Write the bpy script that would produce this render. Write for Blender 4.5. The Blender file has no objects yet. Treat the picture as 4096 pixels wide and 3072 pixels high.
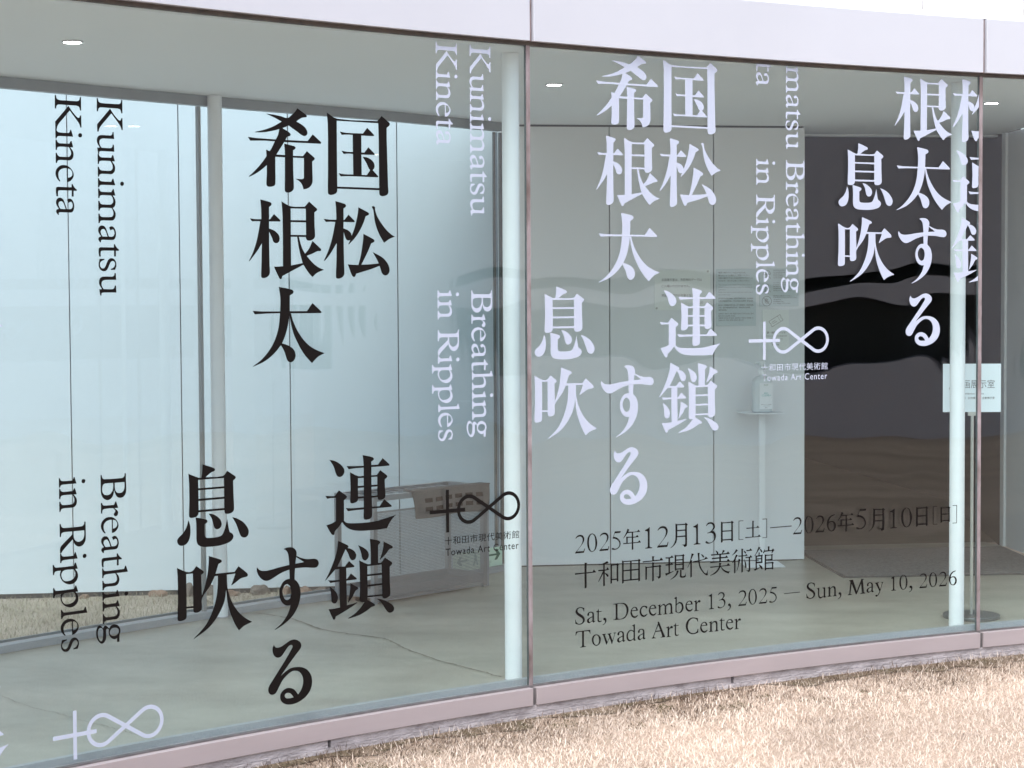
import bpy, bmesh, math, random
import numpy as np
from mathutils import Vector, Matrix
from mathutils.geometry import tessellate_polygon
random.seed(7); rng = np.random.default_rng(11)
scene = bpy.context.scene
COL = scene.collection
R = math.radians

# ------------------------------------------------------------------ camera, sky, sun, exposure
E = 1.55                                   # eye height above the corridor floor
PITCH, ROLL, FPX = 0.045646247, -0.005618258, 7862.503
f_ = Vector((0, math.cos(PITCH), -math.sin(PITCH))); u_ = Vector((0, math.sin(PITCH), math.cos(PITCH))); x_ = Vector((1, 0, 0))
Rt = math.cos(ROLL) * x_ + math.sin(ROLL) * u_; Up = -math.sin(ROLL) * x_ + math.cos(ROLL) * u_
cam = bpy.data.cameras.new('camera'); camo = bpy.data.objects.new('camera', cam); COL.objects.link(camo)
camo.matrix_world = Matrix(((Rt.x, Up.x, -f_.x, 0), (Rt.y, Up.y, -f_.y, 0), (Rt.z, Up.z, -f_.z, E), (0, 0, 0, 1)))
cam.sensor_fit = 'HORIZONTAL'; cam.sensor_width = 36; cam.lens = 36 * FPX / 4096
cam.clip_start = 0.1; cam.clip_end = 600
scene.camera = camo

SUN_EL, SUN_AZ = R(58), R(200)             # high soft sun behind and to the left of the camera
w = bpy.data.worlds.new('World'); scene.world = w; w.use_nodes = True
nt = w.node_tree; nt.nodes.clear()
sky = nt.nodes.new('ShaderNodeTexSky'); sky.sky_type = 'NISHITA'; sky.sun_disc = False
sky.sun_elevation = SUN_EL; sky.sun_rotation = SUN_AZ; sky.dust_density = 4.0; sky.air_density = 1.0
hsv = nt.nodes.new('ShaderNodeHueSaturation'); hsv.inputs['Saturation'].default_value = 0.5
bg = nt.nodes.new('ShaderNodeBackground'); bg.inputs['Strength'].default_value = 0.15
wo = nt.nodes.new('ShaderNodeOutputWorld')
nt.links.new(sky.outputs[0], hsv.inputs['Color']); nt.links.new(hsv.outputs[0], bg.inputs['Color']); nt.links.new(bg.outputs[0], wo.inputs[0])
sl = bpy.data.lights.new('sun', 'SUN'); sl.energy = 0.6; sl.angle = R(25); sl.color = (1.0, 0.98, 0.96)
so = bpy.data.objects.new('sun', sl); COL.objects.link(so)
sd = Vector((math.sin(SUN_AZ) * math.cos(SUN_EL), math.cos(SUN_AZ) * math.cos(SUN_EL), math.sin(SUN_EL)))
so.rotation_euler = sd.to_track_quat('Z', 'Y').to_euler()
scene.view_settings.view_transform = 'Standard'; scene.view_settings.look = 'None'
scene.view_settings.exposure = 1.12; scene.view_settings.gamma = 1.0
scene.cycles.max_bounces = 10; scene.cycles.transparent_max_bounces = 24; scene.cycles.glossy_bounces = 5
scene.cycles.caustics_reflective = False; scene.cycles.caustics_refractive = False
scene.cycles.use_denoising = True; scene.cycles.blur_glossy = 0.0
scene.cycles.sample_clamp_indirect = 6.0

# ------------------------------------------------------------------ materials
def new_mat(name):
    m = bpy.data.materials.new(name); m.use_nodes = True; n = m.node_tree.nodes; n.clear()
    return m, n, m.node_tree.links
def N(n, t, **k):
    o = n.new(t)
    for a, b in k.items(): setattr(o, a, b)
    return o
def mat(name, col, rough=0.5, var=0.0, scale=6.0, metal=0.0, bump=0.0, bscale=60.0, stretch=(1, 1, 1), col2=None, spec=0.5, detail=6):
    m, n, l = new_mat(name)
    out = N(n, 'ShaderNodeOutputMaterial'); p = N(n, 'ShaderNodeBsdfPrincipled')
    p.inputs['Roughness'].default_value = rough; p.inputs['Metallic'].default_value = metal; p.inputs['Specular IOR Level'].default_value = spec
    l.new(p.outputs[0], out.inputs[0])
    tc = N(n, 'ShaderNodeTexCoord'); mp = N(n, 'ShaderNodeMapping'); mp.inputs['Scale'].default_value = stretch
    l.new(tc.outputs['Object'], mp.inputs[0])
    if var or col2:
        nz = N(n, 'ShaderNodeTexNoise'); nz.inputs['Scale'].default_value = scale; nz.inputs['Detail'].default_value = detail; nz.inputs['Roughness'].default_value = 0.62
        l.new(mp.outputs[0], nz.inputs['Vector'])
        cr = N(n, 'ShaderNodeValToRGB')
        c2 = col2 or tuple(c * (1 - var) for c in col)
        cr.color_ramp.elements[0].position = 0.33; cr.color_ramp.elements[1].position = 0.67
        cr.color_ramp.elements[0].color = (*c2, 1); cr.color_ramp.elements[1].color = (*col, 1)
        l.new(nz.outputs[0], cr.inputs[0]); l.new(cr.outputs[0], p.inputs['Base Color'])
    else:
        p.inputs['Base Color'].default_value = (*col, 1)
    if bump:
        nb = N(n, 'ShaderNodeTexNoise'); nb.inputs['Scale'].default_value = bscale; nb.inputs['Detail'].default_value = 4
        l.new(mp.outputs[0], nb.inputs['Vector'])
        b = N(n, 'ShaderNodeBump'); b.inputs['Strength'].default_value = 1.0; b.inputs['Distance'].default_value = bump
        l.new(nb.outputs[0], b.inputs['Height']); l.new(b.outputs[0], p.inputs['Normal'])
    return m
def glass(name, tint, wav=0.0, seed=0.0, gain=1.0, tilt=0.0):
    """thin clear sheet: straight-through transmission plus a Schlick mirror term, with the slow waviness of bent float glass"""
    m, n, l = new_mat(name)
    out = N(n, 'ShaderNodeOutputMaterial'); mix = N(n, 'ShaderNodeMixShader')
    tr = N(n, 'ShaderNodeBsdfTransparent'); tr.inputs[0].default_value = (*tint, 1)
    gl = N(n, 'ShaderNodeBsdfAnisotropic'); gl.inputs['Roughness'].default_value = 0.0; gl.inputs['Color'].default_value = (1, 1, 1, 1)
    lw = N(n, 'ShaderNodeLayerWeight'); lw.inputs['Blend'].default_value = 0.5
    pw = N(n, 'ShaderNodeMath', operation='POWER'); pw.inputs[1].default_value = 5.0
    ma = N(n, 'ShaderNodeMath', operation='MULTIPLY_ADD'); ma.inputs[1].default_value = 0.955 * gain; ma.inputs[2].default_value = 0.045 * gain
    l.new(lw.outputs['Facing'], pw.inputs[0]); l.new(pw.outputs[0], ma.inputs[0])
    l.new(ma.outputs[0], mix.inputs[0]); l.new(tr.outputs[0], mix.inputs[1]); l.new(gl.outputs[0], mix.inputs[2]); l.new(mix.outputs[0], out.inputs[0])
    if wav:
        tc = N(n, 'ShaderNodeTexCoord'); mp = N(n, 'ShaderNodeMapping'); mp.inputs['Scale'].default_value = (1.0, 1.0, 1.15); mp.inputs['Location'].default_value = (seed, seed * 1.7, 0.3 * seed)
        nz = N(n, 'ShaderNodeTexNoise'); nz.inputs['Scale'].default_value = 1.5; nz.inputs['Detail'].default_value = 0.0
        nz2 = N(n, 'ShaderNodeTexNoise'); nz2.inputs['Scale'].default_value = 3.4; nz2.inputs['Detail'].default_value = 0.0
        sm = N(n, 'ShaderNodeMath', operation='MULTIPLY_ADD'); sm.inputs[1].default_value = 0.34
        b = N(n, 'ShaderNodeBump'); b.inputs['Strength'].default_value = 1.0; b.inputs['Distance'].default_value = wav
        l.new(tc.outputs['Object'], mp.inputs[0]); l.new(mp.outputs[0], nz.inputs['Vector']); l.new(mp.outputs[0], nz2.inputs['Vector'])
        l.new(nz2.outputs[0], sm.inputs[0]); l.new(nz.outputs[0], sm.inputs[2]); sx_ = N(n, 'ShaderNodeSeparateXYZ'); rp = N(n, 'ShaderNodeMath', operation='MULTIPLY_ADD'); rp.inputs[1].default_value = -tilt / wav
        l.new(tc.outputs['Object'], sx_.inputs[0]); l.new(sx_.outputs[0], rp.inputs[0]); l.new(sm.outputs[0], rp.inputs[2]); l.new(rp.outputs[0], b.inputs['Height']); l.new(b.outputs[0], gl.inputs['Normal'])
    return m
def emit(name, col, s):
    m, n, l = new_mat(name); out = N(n, 'ShaderNodeOutputMaterial'); e = N(n, 'ShaderNodeEmission')
    e.inputs[0].default_value = (*col, 1); e.inputs[1].default_value = s; l.new(e.outputs[0], out.inputs[0]); return m
def grass_mat(name):
    m, n, l = new_mat(name)
    out = N(n, 'ShaderNodeOutputMaterial'); p = N(n, 'ShaderNodeBsdfPrincipled'); p.inputs['Roughness'].default_value = 0.75; p.inputs['Specular IOR Level'].default_value = 0.2
    at = N(n, 'ShaderNodeAttribute', attribute_name='tone'); l.new(at.outputs['Color'], p.inputs['Base Color'])
    tl = N(n, 'ShaderNodeBsdfTranslucent'); l.new(at.outputs['Color'], tl.inputs[0])
    mx = N(n, 'ShaderNodeMixShader'); mx.inputs[0].default_value = 0.25
    l.new(p.outputs[0], mx.inputs[1]); l.new(tl.outputs[0], mx.inputs[2]); l.new(mx.outputs[0], out.inputs[0]); return m
M = dict(
    fascia=mat('white_painted_metal', (0.565, 0.60, 0.675), 0.32, 0.04, 1.3, bump=0.00012, bscale=3),
    coping=mat('white_coping', (0.86, 0.85, 0.9), 0.4),
    gallery=mat('white_wall_panel', (0.83, 0.835, 0.85), 0.42, 0.03, 1.1),
    seam=mat('dark_seam', (0.10, 0.105, 0.11), 0.8),
    soil=mat('lawn_soil', (0.58, 0.46, 0.37), 0.95, 0.35, 1.6, bump=0.02, bscale=70, col2=(0.36, 0.28, 0.215), detail=12),
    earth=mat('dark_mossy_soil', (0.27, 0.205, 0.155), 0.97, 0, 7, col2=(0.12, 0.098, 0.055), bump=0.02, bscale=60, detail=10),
    sill=mat('dusty_pink_sill_metal', (0.40, 0.355, 0.375), 0.42, 0.07, 2.5, stretch=(1, 1, 6)),
    gasket=mat('grey_gasket', (0.16, 0.15, 0.155), 0.6, 0.4, 14),
    channel=mat('weathered_bronze_channel', (0.085, 0.068, 0.055), 0.6, 0.5, 18, col2=(0.04, 0.034, 0.03)),
    sealant=mat('weathered_sealant', (0.42, 0.34, 0.365), 0.7, 0, 5.0, stretch=(3, 3, 1.6), col2=(0.19, 0.14, 0.13), bump=0.002, bscale=50, detail=9),
    strip=mat('weathered_joint_strip', (0.37, 0.325, 0.355), 0.7, 0, 4.0, stretch=(3, 3, 1.2), col2=(0.14, 0.105, 0.10), bump=0.002, bscale=50, detail=10),
    plinth=mat('stained_concrete', (0.56, 0.53, 0.56), 0.9, 0, 9.0, stretch=(1, 1, 2.2), col2=(0.30, 0.275, 0.29), bump=0.008, bscale=50, detail=9),
    concrete=mat('polished_concrete', (0.40, 0.375, 0.315), 0.36, 0, 2.0, stretch=(1.0, 1.7, 1), col2=(0.285, 0.26, 0.215), spec=0.35, detail=10),
    crack=mat('crack_filler', (0.29, 0.27, 0.225), 0.9, 0.3, 40),
    ceil=mat('ceiling_paint', (0.90, 0.90, 0.90), 0.75, 0.02, 1.2),
    column=mat('white_column_paint', (0.88, 0.885, 0.90), 0.4, 0.05, 5),
    alu=mat('brushed_aluminium', (0.37, 0.385, 0.41), 0.45, 0.1, 10, stretch=(1, 1, 6)),
    frame=mat('grey_window_frame', (0.30, 0.315, 0.315), 0.5, 0.12, 7, metal=0.3),
    bronze=mat('dark_door_frame', (0.17, 0.165, 0.15), 0.5, 0.35, 9),
    edge=mat('glass_edge', (0.065, 0.09, 0.095), 0.3),
    black=mat('black_vinyl', (0.0075, 0.006, 0.0058), 0.6, spec=0.12),
    white=mat('white_vinyl', (0.485, 0.55, 0.69), 0.45, spec=0.3),
    steel=mat('galvanised_rack_steel', (0.29, 0.30, 0.32), 0.45, 0.12, 14, metal=0.35),
    perf=mat('perforated_sheet_steel', (0.235, 0.24, 0.255), 0.5, 0.1, 12, metal=0.3),
    felt=mat('taupe_felt', (0.125, 0.113, 0.108), 0.9, 0.12, 25, bump=0.002, bscale=200),
    lining=mat('brown_lining', (0.028, 0.015, 0.012), 0.9, 0.3, 30),
    tray=mat('dark_tray', (0.05, 0.055, 0.06), 0.4),
    paper=mat('white_notice_board', (0.88, 0.89, 0.87), 0.5),
    bluepaper=mat('pale_blue_notice', (0.66, 0.715, 0.735), 0.5),
    ink=mat('grey_ink', (0.15, 0.155, 0.16), 0.7),
    palepink=mat('faded_ink', (0.30, 0.325, 0.34), 0.7),
    pin=mat('clear_pin', (0.6, 0.6, 0.58), 0.2),
    stand=mat('white_powder_coat', (0.86, 0.87, 0.89), 0.4),
    bottle=mat('milky_bottle', (0.66, 0.70, 0.71), 0.3, spec=0.6),
    cream=mat('white_label', (0.84, 0.85, 0.86), 0.5),
    teal=mat('teal_ink', (0.10, 0.46, 0.44), 0.6),
    green=mat('green_ink', (0.03, 0.20, 0.10), 0.6),
    signwhite=mat('white_sign_board', (0.74, 0.79, 0.82), 0.4),
    pole=mat('satin_sign_pole', (0.50, 0.49, 0.455), 0.35, metal=0.6),
    base=mat('dark_steel_base', (0.20, 0.205, 0.205), 0.4, 0.1, 9, metal=0.5),
    mat=mat('grey_loop_mat', (0.19, 0.175, 0.17), 0.97, 0, 55, col2=(0.105, 0.098, 0.097), bump=0.006, bscale=130, detail=8),
    matedge=mat('mat_rubber_edge', (0.09, 0.085, 0.08), 0.9),
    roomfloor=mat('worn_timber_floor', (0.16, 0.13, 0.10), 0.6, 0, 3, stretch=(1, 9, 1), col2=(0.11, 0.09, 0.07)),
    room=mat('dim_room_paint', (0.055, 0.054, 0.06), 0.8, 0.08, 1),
    lobby=mat('lobby_wall_paint', (0.80, 0.80, 0.81), 0.6, 0.03, 1.2),
    exitsign=mat('pale_green_exit_sign', (0.62, 0.80, 0.66), 0.5),
    exitgreen=mat('exit_sign_green', (0.015, 0.13, 0.075), 0.5),
    exitfade=mat('exit_sign_pale_green', (0.25, 0.42, 0.34), 0.5),
    rockA=mat('reddish_rock', (0.30, 0.175, 0.12), 0.95, 0.35, 20, bump=0.01, bscale=40),
    rockB=mat('brown_rock', (0.22, 0.165, 0.135), 0.95, 0.35, 20, bump=0.01, bscale=40),
    darkwin=mat('dark_window_void', (0.10, 0.105, 0.105), 0.35, 0.6, 0.9),
    opp=mat('opposite_white_wall', (0.80, 0.775, 0.84), 0.5, 0.03, 0.6),
    lamp=emit('lamp_disc', (1.0, 0.93, 0.86), 20.0),
    rim=mat('lamp_rim', (0.62, 0.63, 0.64), 0.4),
    grass=grass_mat('dry_grass_blade'),
    glassA=glass('bent_glass_outer', (0.915, 0.985, 0.995), 0.005, 3.1, 1.15),
    glassB=glass('bent_glass_outer_b', (0.915, 0.985, 0.995), 0.005, 8.4, 1.15, 0.014),
    glassin=glass('bent_glass_inner', (0.93, 0.985, 0.99), 0.005, 8.4, 0.85, 0.014),
    glassinA=glass('bent_glass_inner_a', (0.93, 0.985, 0.99), 0.005, 3.1, 0.85),
    glassfar=glass('courtyard_glass', (0.60, 0.705, 0.76), 0.0002, 1.0, 1.2),
)

# ------------------------------------------------------------------ mesh helpers
class MB:
    def __init__(s): s.v = []; s.f = []; s.mi = []; s.cur = 0
    def add(s, vs, fs):
        b = len(s.v); s.v += [tuple(v) for v in vs]; s.f += [tuple(b + i for i in f) for f in fs]; s.mi += [s.cur] * len(fs); return s
    def hexa(s, a):                                     # a = 4 bottom + 4 top points, counter-clockwise from above
        return s.add(a, [(3, 2, 1, 0), (4, 5, 6, 7), (0, 1, 5, 4), (1, 2, 6, 5), (2, 3, 7, 6), (3, 0, 4, 7)])
    def box(s, x0, x1, y0, y1, z0, z1):
        return s.hexa([(x0, y0, z0), (x1, y0, z0), (x1, y1, z0), (x0, y1, z0), (x0, y0, z1), (x1, y0, z1), (x1, y1, z1), (x0, y1, z1)])
    def prism(s, poly, z0, z1, cap=True):               # poly counter-clockwise from above
        n = len(poly); vs = [(p[0], p[1], z0) for p in poly] + [(p[0], p[1], z1) for p in poly]
        fs = [(i, (i + 1) % n, n + (i + 1) % n, n + i) for i in range(n)]
        b = len(s.v); s.add(vs, fs)
        if cap:
            for t in tessellate_polygon([[Vector((p[0], p[1], 0)) for p in poly]]):
                a, c, d = t
                ar = (poly[c][0] - poly[a][0]) * (poly[d][1] - poly[a][1]) - (poly[c][1] - poly[a][1]) * (poly[d][0] - poly[a][0])
                if ar < 0: c, d = d, c
                s.f += [(b + n + a, b + n + c, b + n + d), (b + d, b + c, b + a)]; s.mi += [s.cur] * 2
        return s
    def tube(s, p0, p1, r, n=10, r1=None):
        p0, p1 = Vector(p0), Vector(p1); d = (p1 - p0).normalized()
        a = d.orthogonal().normalized(); b = d.cross(a); r1 = r if r1 is None else r1
        c = [(math.cos(2 * math.pi * i / n), math.sin(2 * math.pi * i / n)) for i in range(n)]
        vs = [p0 + (a * x + b * y) * r for x, y in c] + [p1 + (a * x + b * y) * r1 for x, y in c]
        return s.add(vs, [(i, (i + 1) % n, n + (i + 1) % n, n + i) for i in range(n)] + [tuple(reversed(range(n))), tuple(range(n, 2 * n))])
    def lathe(s, prof, n=32, c=(0, 0)):                 # prof = (radius, z) from bottom to top
        k = len(prof); vs = []
        for r, z in prof: vs += [(c[0] + r * math.cos(2 * math.pi * i / n), c[1] + r * math.sin(2 * math.pi * i / n), z) for i in range(n)]
        fs = [(j * n + i, j * n + (i + 1) % n, (j + 1) * n + (i + 1) % n, (j + 1) * n + i) for j in range(k - 1) for i in range(n)]
        if prof[0][0] > 1e-6: fs.append(tuple(reversed(range(n))))
        if prof[-1][0] > 1e-6: fs.append(tuple(range((k - 1) * n, k * n)))
        return s.add(vs, fs)
    def build(s, name, m, parent=None, smooth=False, bevel=0.0, at=(0, 0, 0)):
        me = bpy.data.meshes.new(name); me.from_pydata(s.v, [], s.f)
        for x in (m if isinstance(m, (list, tuple)) else [m]): me.materials.append(x)
        if any(s.mi): me.polygons.foreach_set('material_index', s.mi)
        if smooth:
            me.polygons.foreach_set('use_smooth', [True] * len(me.polygons)); 
            try: me.set_sharp_from_angle(angle=R(38))
            except Exception: pass
        o = bpy.data.objects.new(name, me); COL.objects.link(o)
        if parent is not None: o.parent = parent
        if bevel:
            b = o.modifiers.new('bevel', 'BEVEL'); b.width = bevel; b.segments = 2; b.limit_method = 'ANGLE'; b.angle_limit = R(50)
        return o
def tag(o, label=None, cat=None, group=None, kind=None):
    if label: o['label'] = label
    if cat: o['category'] = cat
    if group: o['group'] = group
    if kind: o['kind'] = kind
    return o
def thing(name, label, cat, group=None, loc=(0, 0, 0), rz=0.0):
    o = bpy.data.objects.new(name, None); o.empty_display_size = 0.1; COL.objects.link(o)
    o.location = loc; o.rotation_euler = (0, 0, rz)
    return tag(o, label, cat, group)

# ------------------------------------------------------------------ plan geometry
X0, Y0, PHI, KAP = 0.067371288, 7.671340433, 0.622292603, -0.07840744452950674
def arc(s, off=0.0):                                    # point of the curved front, off metres towards the lawn
    a = PHI + KAP * s
    return (X0 + (math.sin(a) - math.sin(PHI)) / KAP + off * math.sin(a), Y0 - (math.cos(a) - math.cos(PHI)) / KAP - off * math.cos(a))
def G(s, z, off): p = arc(s, off); return (p[0], p[1], z)
def srange(a, b, step=0.1):
    n = max(1, int(math.ceil((b - a) / step))); return [a + (b - a) * i / n for i in range(n + 1)]
def arc_box(mb, s0, s1, o0, o1, z0, z1, step=0.1):      # curved bar between two offsets
    ss = srange(s0, s1, step)
    for j in range(len(ss) - 1):
        a, b = ss[j], ss[j + 1]
        q = [G(a, z0, o1), G(b, z0, o1), G(b, z0, o0), G(a, z0, o0), G(a, z1, o1), G(b, z1, o1), G(b, z1, o0), G(a, z1, o0)]
        fs = [(3, 2, 1, 0), (4, 5, 6, 7), (0, 1, 5, 4), (2, 3, 7, 6)]
        if j == 0: fs.append((3, 0, 4, 7))
        if j == len(ss) - 2: fs.append((1, 2, 6, 5))
        mb.add(q, fs)
    return mb
P0 = Vector((0.027, 11.13)); DV = Vector((1.663, 0.215)).normalized(); NV = Vector((DV.y, -DV.x))   # gallery wall plane, NV faces the camera
def W(u, d): p = P0 + DV * u - NV * d; return (p.x, p.y)                                            # d = depth behind the face
def wall_box(mb, u0, u1, d0, d1, z0, z1):
    q = [W(u0, d0), W(u1, d0), W(u1, d1), W(u0, d1)]
    return mb.hexa([(*p, z0) for p in q] + [(*p, z1) for p in q])
CEIL = 2.505; GROUND = -0.115; GTOP = 2.513
FAR = [(-5.0, 3.2), (-4.35, 4.7), (-3.75, 6.05), (-3.2, 7.13), (-2.72, 7.88), (-2.237, 8.54), (-1.783, 9.085), (-1.266, 9.667), (-0.657, 10.27), (-0.06, 11.0)]

# ------------------------------------------------------------------ ground
g = MB().add([(-60, -60, GROUND), (60, -60, GROUND), (60, 60, GROUND), (-60, 60, GROUND)], [(0, 1, 2, 3)]).build('lawn_ground', M['soil'])
tag(g, 'straw coloured dry lawn ground outside the curved glass', 'ground', kind='structure')

poly = [arc(s, -0.02) for s in srange(-6.2, 3.55, 0.25)] + [(3.05, 10.6), (2.98, 11.95), W(3.0, 0.62), W(1.64, 0.62), W(1.64, 0.0), (0.0, 11.12)] + list(reversed(FAR))
fl = MB().prism(poly, -0.3, 0.0).build('concrete_floor', M['concrete'])
tag(fl, 'smooth grey green concrete floor inside the glass corridor', 'floor', kind='structure')
def strip(pts, w0, name):
    mb = MB(); q = []
    fine = []
    for a, b in zip(pts[:-1], pts[1:]):
        n = 9
        for i in range(n): fine.append((a[0] + (b[0] - a[0]) * i / n + random.gauss(0, 0.004), a[1] + (b[1] - a[1]) * i / n + random.gauss(0, 0.004)))
    fine.append(pts[-1])
    for i, p in enumerate(fine):
        a = fine[max(0, i - 1)]; b = fine[min(len(fine) - 1, i + 1)]; d = Vector((b[0] - a[0], b[1] - a[1])).normalized(); k = w0 * random.uniform(0.5, 1.3)
        q += [(p[0] - d.y * k, p[1] + d.x * k, 0.0022), (p[0] + d.y * k, p[1] - d.x * k, 0.0022)]
    return mb.add(q, [(2 * i, 2 * i + 1, 2 * i + 3, 2 * i + 2) for i in range(len(fine) - 1)]).build(name, M['crack'], fl)
strip([(-1.258, 9.547), (-1.09, 9.404), (-1.002, 9.267), (-0.885, 9.049), (-0.755, 8.941), (-0.569, 8.794), (-0.48, 8.56), (-0.32, 8.264), (-0.172, 8.072), (-0.05, 7.904)], 0.006, 'filled_crack')
strip([(-2.05, 7.62), (-1.97, 7.553), (-1.917, 7.484), (-1.829, 7.366), (-1.764, 7.308), (-1.697, 7.25), (-1.627, 7.178), (-1.54, 7.084), (-1.465, 7.029), (-1.356, 6.902), (-1.261, 6.827), (-1.2, 6.74)], 0.0016, 'hairline_crack')

# ------------------------------------------------------------------ curved glass corridor
bld = thing('glass_corridor', 'low curved corridor with full height glass and white fascia beside the lawn', 'building')
MB().prism(poly, CEIL, 2.74).build('ceiling', M['ceil'], bld)
JS = [-6.2, 0.0, 2.37, 3.55]
for k in range(3):
    a, b = JS[k] + 0.0095, JS[k + 1] - 0.0095
    arc_box(MB(), a, b, -0.05, 0.030, 2.527, 2.766).build('fascia_panel', M['fascia'], bld, bevel=0.002)
arc_box(MB(), -6.2, 3.55, -0.30, 0.018, 2.7675, 2.79).build('coping', M['coping'], bld)
arc_box(MB(), -6.2, 3.55, -0.048, 0.006, 2.742, 2.7665).build('fascia_backing', M['sealant'], bld) if False else None
for k in (1, 2): arc_box(MB(), JS[k] - 0.0085, JS[k] + 0.0085, -0.045, 0.014, 2.528, 2.765).build('fascia_joint', M['sealant'], bld)
arc_box(MB(), -6.2, 3.55, -0.045, 0.007, GTOP, 2.5262).build('top_channel', M['channel'], bld)
for k in range(3):                                      # bent panes: outer sheet, inner sheet, polished ends
    a, b = JS[k] + 0.0092, JS[k + 1] - 0.0092
    mb = MB(); ss = srange(a, b, 0.05)
    for i in range(len(ss) - 1):
        mb.cur = 0; mb.add([G(ss[i], 0.004, 0), G(ss[i + 1], 0.004, 0), G(ss[i + 1], GTOP, 0), G(ss[i], GTOP, 0)], [(0, 1, 2, 3)])
        mb.cur = 1; mb.add([G(ss[i], 0.004, -0.0125), G(ss[i + 1], 0.004, -0.0125), G(ss[i + 1], GTOP, -0.0125), G(ss[i], GTOP, -0.0125)], [(0, 1, 2, 3)])
    for s in (a, b):
        mb.cur = 2; mb.add([G(s, 0.004, -0.0004), G(s, 0.004, -0.0121), G(s, GTOP, -0.0121), G(s, GTOP, -0.0004)], [(0, 1, 2, 3)])
    mb.build('glass_pane', [M['glassA'] if k == 0 else M['glassB'], M['glassinA'] if k == 0 else M['glassin'], M['edge']], bld, smooth=True)
for k in (1, 2): arc_box(MB(), JS[k] - 0.0088, JS[k] + 0.0088, -0.012, 0.003, 0.002, GTOP, 0.02).build('sealant_joint', M['strip'], bld)
arc_box(MB(), -6.2, 3.55, -0.014, 0.004, 0.0062, 0.0125).build('bottom_gasket', M['gasket'], bld)
for k in range(3):
    a, b = JS[k] + (0.0095 if k else 0), JS[k + 1] - 0.0095
    arc_box(MB(), a, b, -0.06, 0.030, -0.062, 0.006).build('sill_panel', M['sill'], bld, bevel=0.0018)
for k in (1, 2): arc_box(MB(), JS[k] - 0.009, JS[k] + 0.009, -0.05, 0.020, -0.061, 0.004).build('sill_joint', M['gasket'], bld)
for a, b in ((-6.2, -0.957), (-0.943, 1.003), (1.017, 3.55)): arc_box(MB(), a, b, -0.12, 0.020, -0.092, -0.0625).build('plinth', M['plinth'], bld)
arc_box(MB(), -6.2, 3.55, -0.12, 0.023, -0.30, -0.0935).build('footing', M['plinth'], bld)
arc_box(MB(), -6.2, 3.55, -0.075, -0.050, 0.0005, 0.030).build('floor_channel', M['alu'], bld)
# courtyard side
mbg = MB()
for (a, b) in zip(FAR[:-1], FAR[1:]): mbg.add([(*a, 0.04), (*b, 0.04), (*b, 2.46), (*a, 2.46)], [(0, 1, 2, 3)])
mbg.build('courtyard_pane', M['glassfar'], bld)
def along(mb, pts, d0, d1, z0, z1):
    for a, b in zip(pts[:-1], pts[1:]):
        d = Vector((b[0] - a[0], b[1] - a[1])).normalized(); n = Vector((d.y, -d.x))
        q = [(a[0] + n.x * d1, a[1] + n.y * d1), (b[0] + n.x * d1, b[1] + n.y * d1), (b[0] + n.x * d0, b[1] + n.y * d0), (a[0] + n.x * d0, a[1] + n.y * d0)]
        mb.hexa([(*p, z0) for p in q] + [(*p, z1) for p in q])
    return mb
along(MB(), FAR, -0.02, 0.045, 0.0008, 0.034).build('base_frame', M['alu'], bld)
along(MB(), FAR, -0.03, -0.0205, 0.0008, 0.046).build('outer_bead', M['frame'], bld)
along(MB(), FAR, -0.02, 0.02, 2.455, 2.5045).build('head_frame', M['frame'], bld)
def post(p, w2, d2, z0, z1, ang, m, name):
    c, s_ = math.cos(ang), math.sin(ang); q = [(-w2, -d2), (w2, -d2), (w2, d2), (-w2, d2)]
    q = [(p[0] + x * c - y * s_, p[1] + x * s_ + y * c) for x, y in q]
    return MB().hexa([(*k, z0) for k in q] + [(*k, z1) for k in q]).build(name, M[m], bld)
post((-1.487, 9.40), 0.008, 0.010, 0.035, 2.45, 0.86, 'frame', 'mullion')
post((-0.094, 10.965), 0.006, 0.006, 0.035, 2.45, 0.86, 'bronze', 'door_post')
post((-0.081, 10.985), 0.003, 0.005, 0.035, 2.45, 0.86, 'alu', 'door_stop')
post((-0.058, 11.01), 0.009, 0.008, 0.035, 2.45, 0.86, 'bronze', 'corner_post')

# ------------------------------------------------------------------ white gallery building
gal = thing('gallery_building', 'tall plain white gallery building of large flush panels behind the glass corridor', 'building')
US = [-9.7 + 0.601 * i for i in range(13)]
US = [u for u in US if u < -2.6] + [-2.477, -1.876, -1.276, -0.670, -0.075]
for a, b in zip(US[:-1], US[1:]): wall_box(MB(), a + 0.003, b - 0.003, 0.0, 0.03, -0.085, 6.0).build('wall_panel', M['gallery'], gal)
for a, b in ((-0.069, 0.5335), (0.5395, 1.138), (1.144, 1.6753)): wall_box(MB(), a, b, 0.0, 0.03, 0.006, 2.494).build('wall_panel', M['gallery'], gal)
UT = [-0.075, 0.58, 1.18, 1.775, 2.375, 2.985, 3.59, 4.19, 4.79, 5.39, 6.0]
for a, b in zip(UT[:-1], UT[1:]): wall_box(MB(), a + 0.003, b - 0.003, 0.0, 0.03, 2.795, 6.0).build('wall_panel', M['gallery'], gal)
wall_box(MB(), -9.7, 1.672, 0.031, 0.30, -0.3, 6.0).build('wall_core', M['seam'], gal)
wall_box(MB(), 1.672, 6.0, 0.031, 0.30, 2.75, 6.0).build('wall_core', M['seam'], gal)
wall_box(MB(), 1.6725, 1.6765, 0.0, 0.55, 0.004, 2.503).build('door_jamb', M['gallery'], gal)
wall_box(MB(), 1.66, 3.05, 0.56, 0.62, 2.494, 2.5045).build('door_header', M['lobby'], gal)
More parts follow.
